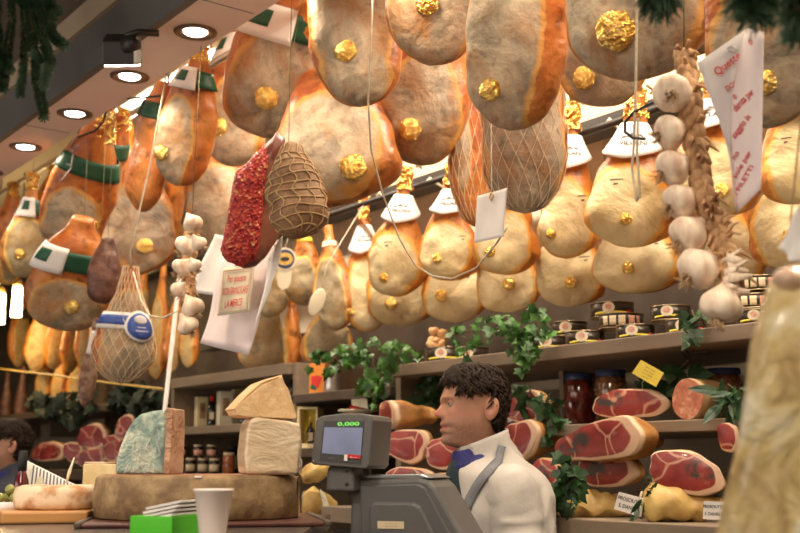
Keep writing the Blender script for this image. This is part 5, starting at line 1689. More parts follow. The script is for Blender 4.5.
# stack left of the shopkeeper
cut_ham('orange skinned ham lying on top of the stack behind the scale', 387, 415, 20, 26, 2.12, -66, 2.7, 0, (9, 9), sd=10.4, tail=.55)
cut_ham('red cut ham in the middle of the stack behind the scale', 405, 445, 46, 30, 2.08, -20, 1.5, 12, (9, 9), sd=11.9)
cut_ham('cut ham between the scale stack and the shopkeeper\'s chin', 444, 452, 38, 32, 2.06, -20, 1.4, -8, (9, 9), sd=12.7)
cut_ham('dark cut ham at the bottom of the stack behind the scale', 408, 479, 46, 24, 2.06, -10, 1.4, 4, (.2, .2), sd=13.5)
cut_ham('lowest cut ham beside the shopkeeper\'s collar', 444, 485, 34, 24, 2.06, -10, 1.4, 0, (9, 9), sd=14.1)


def whole_ham(label, cx, cy, w, h, Y, yaw, sd, group, roll=0):
    p = P(cx, cy, Y=Y); u = mpp(p)
    mw = Matrix.Translation(p) @ Matrix.Rotation(face_rot(p, yaw), 4, 'Z') @ Matrix.Rotation(R(roll), 4, 'Y')
    t = thing('whole_ham', label, 'ham', mat=mw, group=group)
    W = w * u
    prof = [(0, .02), (.02, .5), (.1, .85), (.25, 1), (.5, .92), (.7, .66), (.85, .42), (.95, .34), (1, .05)]
    mb = MB(); n = 32; rows = 26; vs = []
    for i in range(rows + 1):
        f_ = i / rows; r = interp(prof, f_) * h * u / 2
        for a in range(n):
            an = 2 * PI * a / n
            q = V(((f_ - .5) * W, math.cos(an) * r * 1.3, math.sin(an) * r))
            q += V((0, nz(q, 14, sd), nz(q, 18, sd + 2) + .7 * nz(q, 34, sd + 4))) * .022 * min(1, r / .02)
            vs.append(q)
    fs = [(i * n + a, i * n + (a + 1) % n, (i + 1) * n + (a + 1) % n, (i + 1) * n + a) for i in range(rows) for a in range(n)]
    fs += [tuple(reversed(range(n))), tuple(rows * n + a for a in range(n))]
    mb.add(vs, fs); mb.build('rind', M['ham rind yellow'], t)
    mb = MB(); mb.tube([V((-W * .5, 0, 0)), V((-W * .52, -.002, .012)), V((-W * .49, -.004, .03))], .0025, 6); mb.build('string_loop', M['twine'], t)
    return t


GW = 'whole yellow hams'
whole_ham('yellow whole ham behind the left name card on the bottom shelf', 598, 506, 88, 32, 2.16, 8, 1.5, GW, -2)
whole_ham('yellow whole ham between the two name cards on the bottom shelf', 684, 506, 84, 36, 2.14, 5, 2.5, GW, 2)
whole_ham('whole ham under the shopkeeper\'s shoulder stack', 545, 506, 60, 28, 2.18, 8, 3.5, GW)
whole_ham('small tan ham showing between film and scale, upper one', 317, 472, 34, 18, 2.1, 10, 4.5, GW, -8)
whole_ham('pale ham with small card showing left of the scale, lower one', 320, 503, 36, 26, 2.15, 10, 5.5, GW, 10)


def card(label, corners, Y, mat, lines, size, ang=0, name='price_card', ink='dark ink', pin=True, sx=1.0):
    q = [P(a, b, Y=Y) for a, b in corners]
    c = sum(q, V()) / 4
    t = thing(name, label, 'card', c)
    nrm = (CAM - c).normalized()
    fn = lambda u, v, off=0: (q[0] * (1 - u) + q[1] * u) * (1 - v) + (q[3] * (1 - u) + q[2] * u) * v + nrm * off - c
    MB().grid(fn, 2, 2).build('card', M[mat], t, solid=.0015, smooth=False)
    asp = (q[1] - q[0]).length / (q[3] - q[0]).length
    n = len(lines)
    for i, s in enumerate(lines):
        text_obj('lettering', s, size, M[ink], t, lambda x_, y_, i=i: fn(.5 + x_ / asp, (i + .5) / n * .8 + .1 - y_, .002), bold=.004, sx=sx)
    if pin: MB().tube([fn(.5, .95, -.002), fn(.5, 1.2, -.02), V((fn(.5, 1.2, -.02).x, fn(.5, 1.2, -.02).y, (ZR if Y < 2.31 else ZMB) - c.z))], .0012, 5).build('pin', M['steel'], t)
    return t


card('yellow card with dark writing on a pin behind the cut ham', [(641, 360), (664, 373), (656, 387), (632, 373)], 2.30, 'paper yellow', ['----- ------', '------ -----', '-- -- ------', '------'], .2)
card('white name card in front of left whole ham', [(619, 492), (646, 499), (641, 517), (614, 509)], 2.07, 'paper white', ['PROSCIUTTO', 'S. DANIELE'], .30, pin=False)
card('white name card half hidden by the tall wrapped wedge', [(704, 501), (724, 502), (724, 520), (703, 519)], 2.06, 'paper white', ['PROSCIUTTO', 'S. DANIELE'], .24, pin=False)
card('small cream card with faint writing above the scale display', [(351, 394), (367, 399), (368, 409), (352, 405)], 2.36, 'paper cream', ['--- ----- --', '------ ----', '-- -----'], .2)
card('tiny white card by the pale ham left of the scale', [(320, 489), (326, 497), (331, 512), (325, 515)], 2.05, 'paper cream', ['-- ---', '----'], .25, pin=False)
card('slanting cream card behind the shopkeeper\'s shoulder', [(560, 478), (565, 482), (557, 502), (551, 498)], 2.06, 'paper cream', ['--- --', '-----'], .25, pin=False)
# plate with red meat
p = P(358, 410, Y=2.40); u = mpp(p)
t = thing('meat_piece', 'small red piece of meat above the scale display', 'meat', p)
MB().ball((0, 0, 2 * u), (13 * u, .03, 5 * u), 20, 12, lambda q, d: q + V((0, 0, nz(q, 40, 1) * .008))).build('flesh', M['red ink'], t)
MB().lathe([(.02, -4 * u), (.045, -3 * u), (20 * u, -1 * u), (20 * u, 0), (.04, -1.5 * u)], 32).build('tray', M['paper cream'], t)
MB().box((0, .03, (ZMB - p.z - 3 * u) / 2), (.03, .03, p.z - ZMB - 3 * u - .001)).build('stand', M['dark board'], t)

# coarse pink sausage
p = P(688, 399, Y=2.30); u = mpp(p)
t = thing('coarse_salami', 'thick cut sausage with coarse pink face on the shelf', 'salami', p, face_rot(p, -44))
o_m = []
for k in range(40):
    a = 2 * PI * k / 40
    o_m.append((math.cos(a) * 21 * u * (1 + .05 * math.sin(2 * a)), math.sin(a) * 20.5 * u * (1 - .04 * math.cos(a))))
mb = MB(); vs = []
for yy, k in ((0, 1), (.01, 1.02), (.08, 1.0), (.11, .9), (.13, .6)):
    vs += [V((a * k, yy, b * k - 0 * k)) for a, b in o_m]
n = 40
mb.add(vs, [(i * n + a, i * n + (a + 1) % n, (i + 1) * n + (a + 1) % n, (i + 1) * n + a) for i in range(4) for a in range(n)] + [tuple(reversed(range(n))), tuple(4 * n + a for a in range(n))])
mb.build('casing', M['salami casing'], t)
mb = MB(); mb.add([V((a * .985, -.0015, b * .985)) for a, b in o_m], [tuple(range(n))]); mb.build('cut_face', M['mortadella face'], t, smooth=False, solid=.002)

# ------------------------------------------------------------------ bottles, boxes and small jars, left bays
GBt = 'vinegar bottles on the shelf'
for lb, px in (('dark vinegar bottle nearest the blue cheese', 193), ('dark vinegar bottle between the two cream boxes', 215), ('dark vinegar bottle nearest the hard cheese wedge', 246)):
    p = at_shelf(px, 2.46, ZLB + .0005); u = mpp(p)
    t = thing('vinegar_bottle', lb, 'bottle', p, face_rot(p), GBt)
    MB().lathe([(4.2 * u, 0), (4.6 * u, 1 * u), (4.6 * u, 17 * u), (3.4 * u, 20 * u), (1.6 * u, 23 * u), (1.5 * u, 29 * u)], 20).build('glass', M['bottle dark'], t)
    MB().lathe([(1.9 * u, 26 * u), (1.9 * u, 31 * u), (1.4 * u, 31.5 * u)], 16).build('cap', M['red ink'], t)
    MB().box((0, -4.4 * u, 11 * u), (5 * u, .6 * u, 7 * u)).build('label', M['label cream'], t, smooth=False)
for lb, px, w, h, mat, Y in (('tall brown carton at the pole end of the bottle shelf', 184, 12, 32, 'box brown', 2.40), ('cream box standing behind the first vinegar bottle', 206, 11, 31, 'box cream', 2.47), ('tall brown box between vinegar bottles', 207, 10, 30, 'box brown', 2.50),
                             ('white box with an oval mark left of the hard cheese', 229, 13, 35, 'paper cream', 2.46), ('cream box half hidden behind the hard cheese wedge', 243, 13, 38, 'box cream', 2.56), ('brown box farthest right on the bottle shelf', 262, 14, 34, 'box brown', 2.55)):
    p = at_shelf(px, Y, ZLB + .0005); u = mpp(p)
    t = thing('gift_box', lb, 'box', p, face_rot(p, 15), 'boxes among the bottles')
    MB().box((0, w * u / 2, h * u / 2), (w * u, w * u, h * u)).build('carton', M[mat], t, smooth=False, bev=.002)
    MB().box((0, -.001, h * u * .55), (w * u * .5, .002, h * u * .5)).build('printed_panel', M['label gold'] if mat == 'box brown' else M['wheel cut'], t, smooth=False)
# small jars
GJ = 'small jars behind the big cheese wheel'
k = 0
for row, (z_, Yj, xs_) in enumerate(((ZLC, 2.40, (184, 196, 208, 219)), (ZLC, 2.62, (192, 236)))):
    for i, px in enumerate(xs_):
        lb = ['small cream labelled jar next to the blue cheese rind', 'second small jar along from the blue cheese', 'third small jar along from the blue cheese', 'last small jar before the amber one', 'taller dark jar at the back, close to the pole', 'dark jar at the back, close to the wrapped block'][k]
        k += 1
        jar(lb, px, Yj, z_, 11 if row == 0 else 13, 16 if row == 0 else 28, 'jar black', 'label cream' if row == 0 else 'dark metal', 'jar', 'label cream', GJ)
for i, px in enumerate((187, 203, 216)):
    jar(['top small jar stacked nearest the blue cheese', 'top small jar stacked in the middle', 'top small jar stacked nearest the amber jar'][i], px, 2.40, ZLC + 16 * mpp(at_shelf(px, 2.40, ZLC)) + .001, 10, 13, 'jar black', 'label cream', 'jar', 'label pink', GJ)
jar('amber jar with cream lid left of the wrapped block', 233, 2.40, ZLC, 12, 22, 'jar amber', 'label cream')

# orange carton, metal tin, gift box with bottle in the middle bay
p = at_shelf(318, 2.44, ZM + .0005); u = mpp(p)
t = thing('juice_carton', 'orange carton with a red fruit picture under the ivy', 'carton', p, face_rot(p, -20))
MB().box((0, 7 * u, 16 * u), (17 * u, 14 * u, 32 * u)).build('carton', M['box orange'], t, smooth=False, bev=.002)
mb = MB(); mb.add([V((-6 * u, -.0012, 12 * u)), V((2 * u, -.0012, 7 * u)), V((6 * u, -.0012, 18 * u)), V((1 * u, -.0012, 20 * u)), V((-6 * u, -.0012, 19 * u))], [(0, 1, 2, 3, 4)]); mb.build('fruit_picture', M['red ink'], t, smooth=False)
mb = MB(); mb.add([V((-7 * u, -.001, 7 * u)), V((-1 * u, -.001, 5 * u)), V((0, -.001, 8 * u)), V((-6 * u, -.001, 12 * u))], [(0, 1, 2, 3)]); mb.build('leaf_picture', M['green print'], t, smooth=False)
p = at_shelf(333, 2.46, ZM + .0005); u = mpp(p)
t = thing('grey_canister', 'plain grey canister right of the orange carton', 'canister', p)
MB().lathe([(7.6 * u, 0), (8 * u, .002), (8 * u, 24 * u), (7.6 * u, 25 * u)], 28).build('wall', M['steel'], t)
MB().lathe([(8.2 * u, 22 * u), (8.3 * u, 26 * u), (5 * u, 27 * u)], 28).build('lid', M['dark metal'], t)
for lb, px in (('dark bottle at the left behind the hanging orange ham', 294), ('dark bottle left of the orange carton', 303)):
    p = at_shelf(px, 2.5, ZM + .0005); u = mpp(p)
    t = thing('dark_bottle', lb, 'bottle', p)
    MB().lathe([(4 * u, 0), (4.4 * u, 1 * u), (4.4 * u, 16 * u), (1.6 * u, 22 * u), (1.5 * u, 27 * u)], 20).build('glass', M['bottle dark'], t)
    MB().lathe([(1.9 * u, 25 * u), (1.9 * u, 29 * u), (1.4 * u, 29.5 * u)], 16).build('cap', M['dark metal'], t)
p = at_shelf(309, 2.36, ZMB + .0005); u = mpp(p)
t = thing('gift_box', 'open yellow gift box with a small dark bottle inside', 'box', p, face_rot(p, -20))
w_, h_, d_ = 22 * u, 41 * u, .07
mb = MB(); th = 2.2 * u
mb.box((-w_ / 2 + th / 2, d_ / 2, h_ / 2), (th, d_, h_)); mb.box((w_ / 2 - th / 2, d_ / 2, h_ / 2), (th, d_, h_)); mb.box((0, d_ / 2, th), (w_, d_, th * 2)); mb.box((0, d_ / 2, h_ - th / 2), (w_, d_, th))
mb.build('box_frame', M['box cream'], t, smooth=False, bev=.001)
MB().box((0, d_ - .002, h_ / 2), (w_, .004, h_)).build('box_back', M['ribbon yellow'], t, smooth=False)
p2 = p + Matrix.Rotation(face_rot(p, -20), 3, 'Z') @ V((1 * u, .03, th * 2 + .0008))
t = thing('vinegar_bottle', 'small dark bottle standing inside the yellow gift box', 'bottle', p2, face_rot(p))
MB().lathe([(4 * u, 0), (4.4 * u, 1 * u), (4.4 * u, 13 * u), (2 * u, 17 * u), (1.5 * u, 24 * u)], 20).build('glass', M['bottle dark'], t)
MB().lathe([(1.9 * u, 21 * u), (1.9 * u, 28 * u), (1.4 * u, 28.5 * u)], 16).build('cap', M['label gold'], t)
MB().box((0, -4.4 * u, 7 * u), (5 * u, .8 * u, 8 * u)).build('label', M['label cream'], t, smooth=False)
# string of dried snail-like pasta behind the ivy
p = at_shelf(438, 2.50, ZU + .0005); u = mpp(p)
t = thing('snack_bag', 'narrow clear bag of golden snacks behind the ivy', 'bag', p, face_rot(p))
rr = random.Random(6)
mb = MB()
for i in range(34):
    mb.ball((rr.uniform(-8, 8) * u, rr.uniform(-.02, .02), (3 + i * 1.05) * u), (5 * u, 4.5 * u, 3.4 * u), 12, 8, None, Matrix.Rotation(rr.uniform(0, 3), 3, 'Y'))
mb.v = [V((q.x, q.y, max(0, q.z))) for q in mb.v]
o = mb.build('golden_snacks', M['hard cheese rind'], t, kind='stuff')

# far cut hams and sausages beyond the pole
for i, (lb, cx, cy, w, h, yw) in enumerate((('far cut ham with orange rind nearest the striped paper', 48, 452, 28, 20, -60), ('far pale cut ham right of the nearest one', 73, 452, 18, 20, -20), ('far red cut ham topmost in the blurred heap', 92, 437, 30, 22, -40),
                                        ('far dark cut ham at the bottom of the blurred heap', 92, 458, 30, 20, -20), ('far reddish ham left of the blue cheese', 126, 428, 18, 26, -30), ('far small ham in the gap behind the cheese slab', 112, 448, 18, 26, -30), ('far dark ham low behind the blue cheese', 126, 450, 22, 22, -30))):
    cut_ham(lb, cx, cy, w, h, 2.26, yw, 1.3, 0, (9, 9), group='blurred cut hams far along the shop', sd=20 + i * 1.7)

# ------------------------------------------------------------------ greenery
LEAF = [(0, 0), (.22, -.06), (.50, .02), (.38, .22), (.58, .42), (.30, .50), (.20, .66), (0, 1.0), (-.20, .66), (-.30, .50), (-.58, .42), (-.38, .22), (-.50, .02), (-.22, -.06)]
BLADE = [(0, 0), (.10, .2), (.15, .45), (.10, .75), (0, 1.0), (-.10, .75), (-.15, .45), (-.10, .2)]


def leafy(name, label, cat, base, stems, size, n_per, mat='ivy leaf', shape=LEAF, seed=1, group=None, spread=.02, droop=.4, kindname='foliage'):
    """stems: lists of places; leaves stand along them"""
    rr = random.Random(seed)
    t = thing(name, label, cat, base, group=group)
    sm = MB(); lm = MB()
    for st in stems:
        st = [q - base for q in st]
        sm.tube(st, .0016, 5)
        for i in range(n_per):
            f_ = rr.uniform(.05, 1) * (len(st) - 1); k = min(int(f_), len(st) - 2)
            q = st[k].lerp(st[k + 1], f_ - k) + V((rr.uniform(-1, 1), rr.uniform(-1, .4), rr.uniform(-1, 1))) * spread
            d = V((rr.uniform(-1, 1), rr.uniform(-1, .2), rr.uniform(-1, .6) - droop)).normalized()
            nrm = (-FW + V((rr.uniform(-1, 1), rr.uniform(-1, 1), rr.uniform(-.2, 1.2))) * .7).normalized()
            xa = d.cross(nrm).normalized(); nn = xa.cross(d)
            s = size * rr.uniform(.65, 1.2)
            vs = [q + (xa * a + d * b) * s + nn * (-.25 * abs(a) * s + .10 * s * math.sin(b * 3)) for a, b in shape]
            c = q + d * s * .45 + nn * .05 * s
            m = len(shape)
            lm.add([c] + vs, [(0, 1 + j, 1 + (j + 1) % m) for j in range(m)])
    sm.build('stems', M['stem'], t)
    lm.build(kindname, M[mat], t, smooth=False, fix=False)
    return t


b = at_shelf(372, 2.26, ZU + .012)
Y_ = 2.24
ST = lambda *pts: [P(a, c, Y=Y_ - .01 * i) for i, (a, c) in enumerate(pts)]
leafy('potted_ivy', 'trailing green ivy on the shelf above the scale display', 'ivy', b,
      [ST((385, 352), (355, 345), (330, 352), (310, 362)), ST((390, 355), (375, 342), (350, 348), (322, 360)), ST((395, 352), (400, 345), (412, 352), (425, 360)), ST((372, 355), (374, 370), (370, 385), (380, 394)),
       ST((390, 356), (384, 372), (380, 388), (382, 398)), ST((350, 352), (345, 362), (333, 372)), ST((400, 352), (395, 362), (388, 375)), ST((370, 352), (358, 356), (345, 365))], .036, 17, seed=3, spread=.022)
b = at_shelf(505, 2.28, ZU + .012)
leafy('potted_ivy', 'green ivy spilling along the long shelf below netted hams', 'ivy', b,
      [ST((535, 336), (500, 328), (470, 332), (448, 336)), ST((545, 340), (520, 325), (500, 322), (488, 334)), ST((540, 345), (500, 340), (466, 345), (468, 356)), ST((520, 318), (535, 312), (545, 322), (552, 330)), ST((500, 335), (525, 335), (540, 345)), ST((525, 340), (530, 352), (529, 362))], .036, 17, seed=5, spread=.024)
for i, (lb, base, stems, n, mat, shp, sz) in enumerate((
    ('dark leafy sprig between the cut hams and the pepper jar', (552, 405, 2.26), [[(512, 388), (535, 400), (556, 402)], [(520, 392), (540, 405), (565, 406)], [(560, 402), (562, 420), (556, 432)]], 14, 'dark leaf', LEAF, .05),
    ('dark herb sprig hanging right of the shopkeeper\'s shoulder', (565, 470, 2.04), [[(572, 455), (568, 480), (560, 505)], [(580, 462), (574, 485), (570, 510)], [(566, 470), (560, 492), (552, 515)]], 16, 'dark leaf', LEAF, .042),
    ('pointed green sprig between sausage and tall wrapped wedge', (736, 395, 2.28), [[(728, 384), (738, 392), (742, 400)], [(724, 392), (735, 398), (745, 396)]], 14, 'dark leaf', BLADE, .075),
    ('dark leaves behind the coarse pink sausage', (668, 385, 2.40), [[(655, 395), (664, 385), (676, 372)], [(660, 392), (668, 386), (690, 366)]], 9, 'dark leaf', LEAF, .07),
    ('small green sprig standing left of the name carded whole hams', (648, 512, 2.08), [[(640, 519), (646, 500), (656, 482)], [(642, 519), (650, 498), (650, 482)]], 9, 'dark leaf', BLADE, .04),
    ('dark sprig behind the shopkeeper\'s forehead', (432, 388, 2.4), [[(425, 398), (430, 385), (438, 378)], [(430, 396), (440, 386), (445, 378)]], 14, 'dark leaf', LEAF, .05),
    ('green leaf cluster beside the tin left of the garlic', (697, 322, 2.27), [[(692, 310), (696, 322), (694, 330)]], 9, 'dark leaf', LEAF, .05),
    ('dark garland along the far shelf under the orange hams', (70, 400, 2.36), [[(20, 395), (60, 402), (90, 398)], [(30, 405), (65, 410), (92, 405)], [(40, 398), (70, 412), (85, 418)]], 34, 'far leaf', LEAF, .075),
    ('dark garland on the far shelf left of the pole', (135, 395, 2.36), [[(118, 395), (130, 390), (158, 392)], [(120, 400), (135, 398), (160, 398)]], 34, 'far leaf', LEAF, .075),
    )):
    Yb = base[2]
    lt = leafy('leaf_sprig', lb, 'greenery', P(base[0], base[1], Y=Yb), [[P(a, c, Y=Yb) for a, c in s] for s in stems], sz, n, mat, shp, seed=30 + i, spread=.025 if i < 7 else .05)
    if i in (5, 6): MB().tube([V((0, 0, 0)), V((.005, .01, .02)), V((.0, .03 if i == 6 else .0, ZU - lt.location.z - (.042 if i == 5 else -.002)))], .0018, 5).build('hanging_stem', M['stem'], lt)
# bare twig under the long shelf
p = P(690, 360, Y=2.4)
t = thing('bare_twig', 'dark bare twig under the long shelf above the sausage', 'twig', p)
for pts in ([(672, 378), (684, 365), (694, 352), (706, 352)], [(684, 365), (690, 358), (686, 348)], [(694, 352), (692, 340), (690, 336)]):
    MB().tube([P(a, b_, Y=2.4) - p for a, b_ in pts], .0022, 5).build('branch', M['stem'], t)


# pine garland
def pine(label, base, branches, seed, nlen=.022, dens=1000):
    rr = random.Random(seed)
    t = thing('pine_garland', label, 'garland', base)
    MB().tube([V((0, 0, 0)), V((0, .01, .1)), V((0, 0, max(.2, 3.42 - base.z)))], .003, 6).build('hanging_wire', M['wire'], t)
    for bi, br in enumerate(branches):
        br = [q - base for q in br]
        bo = MB().tube(br, [.006] * (len(br) - 1) + [.003], 6).build('branch', M['stem'], t)
        mb = MB()
        L = sum((br[i + 1] - br[i]).length for i in range(len(br) - 1))
        for i in range(int(dens * L / .2)):
            f_ = rr.random() * (len(br) - 1); k = min(int(f_), len(br) - 2)
            tn = (br[k + 1] - br[k]).normalized(); q = br[k].lerp(br[k + 1], f_ - k)
            o = tn.orthogonal().normalized(); o = Matrix.Rotation(rr.uniform(0, 2 * PI), 3, tn) @ o
            d = (o * rr.uniform(.6, 1.1) + tn * .75).normalized(); l = nlen * rr.uniform(.7, 1.15)
            s_ = d.cross(tn).normalized() * .0016
            a, e = q, q + d * l
            mb.add([a - s_, a + s_, e + s_ * .5, e - s_ * .5, q + d * l * .5 + s_.cross(d).normalized() * .0009], [(0, 1, 4), (1, 2, 4), (2, 3, 4), (3, 0, 4)])
        mb.build('needles', M['pine needle'], bo, smooth=False, fix=False)
    return t


Yp = 1.0
B = lambda *pts, Y=1.0: [P(a, b, Y=Y + .015 * math.sin(i * 2.1 + a)) for i, (a, b) in enumerate(pts)]
pine('bushy pine garland hanging from the hall edge at top left', P(25, -20, Y=Yp), [
    B((25, -20), (33, 30), (36, 75), (44, 116)), B((20, -20), (26, 20), (24, 60), (20, 94)), B((30, -15), (48, 15), (52, 35), (63, 45)), B((10, -20), (12, 20), (8, 50), (5, 78)),
    B((40, -20), (50, 0), (52, 20), (50, 30)), B((0, -20), (-4, 20), (0, 45), (10, 70)), B((34, 0), (44, 40), (50, 62), (44, 84)), B((16, -10), (30, 10), (32, 50), (40, 60)), B((-10, -20), (-6, 30), (-2, 60), (4, 88)),
    B((5, -20), (20, 0), (40, 8), (58, 10))], 3)
pine('pine tip hanging at the top edge over the largest ham', P(655, -25, Y=1.0), [B((652, -40), (654, -15), (655, 3)), B((660, -40), (662, -14), (664, 0))], 5, .03)
pine('dark pine tip hanging over the paper notice', P(752, -25, Y=.95), [B((750, -40), (752, -12), (754, 10), Y=.95), B((760, -40), (762, -10), (763, 4), Y=.95), B((745, -40), (744, -14), (743, -2), Y=.95)], 6, .03)
pine('pine tip at the top right corner', P(805, -20, Y=.9), [B((806, -30), (800, 10), (801, 22), Y=.9)], 7, .03)

# bright far lamps
for lb, (a, b) in (('bright tube lamp glowing at the far left, right one', (17, 301)), ('bright tube lamp glowing at the far left edge', (0, 308))):
    p = P(a, b, Y=2.20); u = mpp(p)
    t = thing('pendant_lamp', lb, 'lamp', p)
    MB().lathe([(5 * u, -16 * u), (5.2 * u, -15 * u), (4.6 * u, 14 * u), (3 * u, 15 * u)], 20).build('lamp_shade', M['far lamp'], t)
    MB().lathe([(3.4 * u, 15 * u), (5.4 * u, 17 * u), (2 * u, 22 * u)], 20).build('cap', M['label gold'], t)
    MB().tube([V((0, 0, 21 * u)), V((0, 0, 3.34 - p.z))], .004, 6).build('hanging_cord', M['black cord'], t)
    ld = bpy.data.lights.new('pendant glow', 'POINT'); ld.energy = 10; ld.color = (1, .66, .28); ld.shadow_soft_size = .05
    o = bpy.data.objects.new('pendant glow', ld); C.objects.link(o); o.location = p + V((.06, -.12, -.1))
# folded white cloth at the right end of the back row
p = P(795, 240, Y=2.2)
t, fnx, q = sheet('paper_bag', 'white paper bag poking in at the right edge', 'paper bag', [(778, 248), (806, 200), (815, 262), (792, 262)], 1.1, 'paper white', wave=.004, sd=4)
# ------------------------------------------------------------------ people
def skin_arm(pts, rads, fingers=True):
    """arm and hand as (verts, faces): one connected skeleton grown to a surface"""
    me = bpy.data.meshes.new('arm'); o = bpy.data.objects.new('arm', me); C.objects.link(o)
    vs = [V(p) for p in pts]; es = [(i, i + 1) for i in range(len(pts) - 1)]; rs = list(rads)
    if fingers:
        w = len(vs) - 1
        d = (vs[-1] - vs[-2]).normalized(); sd = d.cross(V((0, 0, 1))).normalized(); dn = V((0, 0, -1))
        palm = vs[-1] + d * .055
        for k, (off, L) in enumerate(((-.028, .066), (-.009, .075), (.010, .070), (.028, .054))):
            b = len(vs)
            kn = palm + sd * off + d * .03
            vs += [kn, kn + d * L * .45 + dn * .008, kn + d * L * .8 + dn * .03, kn + d * L * .9 + dn * .05]
            rs += [.0095, .0088, .008, .0068]
            es += [(w, b), (b, b + 1), (b + 1, b + 2), (b + 2, b + 3)]
        b = len(vs)
        q = vs[w] + d * .02
        vs += [q + sd * -.030 + dn * .008, q + sd * -.048 + d * .03 + dn * .02, q + sd * -.046 + d * .055 + dn * .03]
        rs += [.012, .0105, .008]; es += [(w, b), (b, b + 1), (b + 1, b + 2)]
    me.from_pydata([tuple(p) for p in vs], es, []); me.update()
    md = o.modifiers.new('s', 'SKIN'); md.use_smooth_shade = True
    for i, r in enumerate(rs):
        me.skin_vertices[0].data[i].radius = (r, r)
    me.skin_vertices[0].data[0].use_root = True
    o.modifiers.new('u', 'SUBSURF').levels = 1
    dg = bpy.context.evaluated_depsgraph_get()
    m2 = bpy.data.meshes.new_from_object(o.evaluated_get(dg))
    out = [V(v.co) for v in m2.vertices], [tuple(p.vertices) for p in m2.polygons]
    bpy.data.objects.remove(o); bpy.data.meshes.remove(me); bpy.data.meshes.remove(m2)
    return out


FR = [(366, 470), (369, 461), (375, 453), (385, 446.5), (393, 443), (398, 441.5), (401.5, 441.2), (405, 444.5), (410, 445.5), (415, 444.5), (418, 443), (421, 441.6), (424, 440.0), (426.3, 440.6), (427.5, 442.6), (429, 440.4), (432, 439.8), (434.5, 442.2), (437, 441.3), (440.5, 440.3), (443.5, 442.5), (446, 449), (448, 457), (451, 462), (458, 464), (470, 462), (480, 460), (500, 456), (560, 456), (640, 458), (700, 456)]
FS = [(398, 441.5), (404, 443.6), (412, 444.2), (420, 443), (428, 443), (436, 443), (440, 443.2), (443.5, 444.5), (446, 449)]
NOSE = [(398, 0), (401, 1.0), (404, 3.2), (408, 6.6), (411, 9.4), (413.6, 11.6), (415.6, 10.6), (417.3, 6.8), (419, 2.0), (421, 0)]
BK = [(366, 478), (369, 489), (375, 497), (385, 503), (395, 505), (405, 504), (415, 501), (425, 497.5), (435, 496), (446, 497), (458, 501), (470, 508), (480, 516), (500, 524), (560, 528), (640, 524), (700, 524)]
HW = [(366, 6), (369, 14), (375, 22), (385, 28), (395, 29.5), (405, 29), (415, 27.5), (425, 25.5), (434, 22.5), (440, 20), (446, 18.5), (450, 20), (458, 23), (466, 26), (474, 34), (482, 42), (500, 48), (560, 52), (640, 54), (700, 58)]


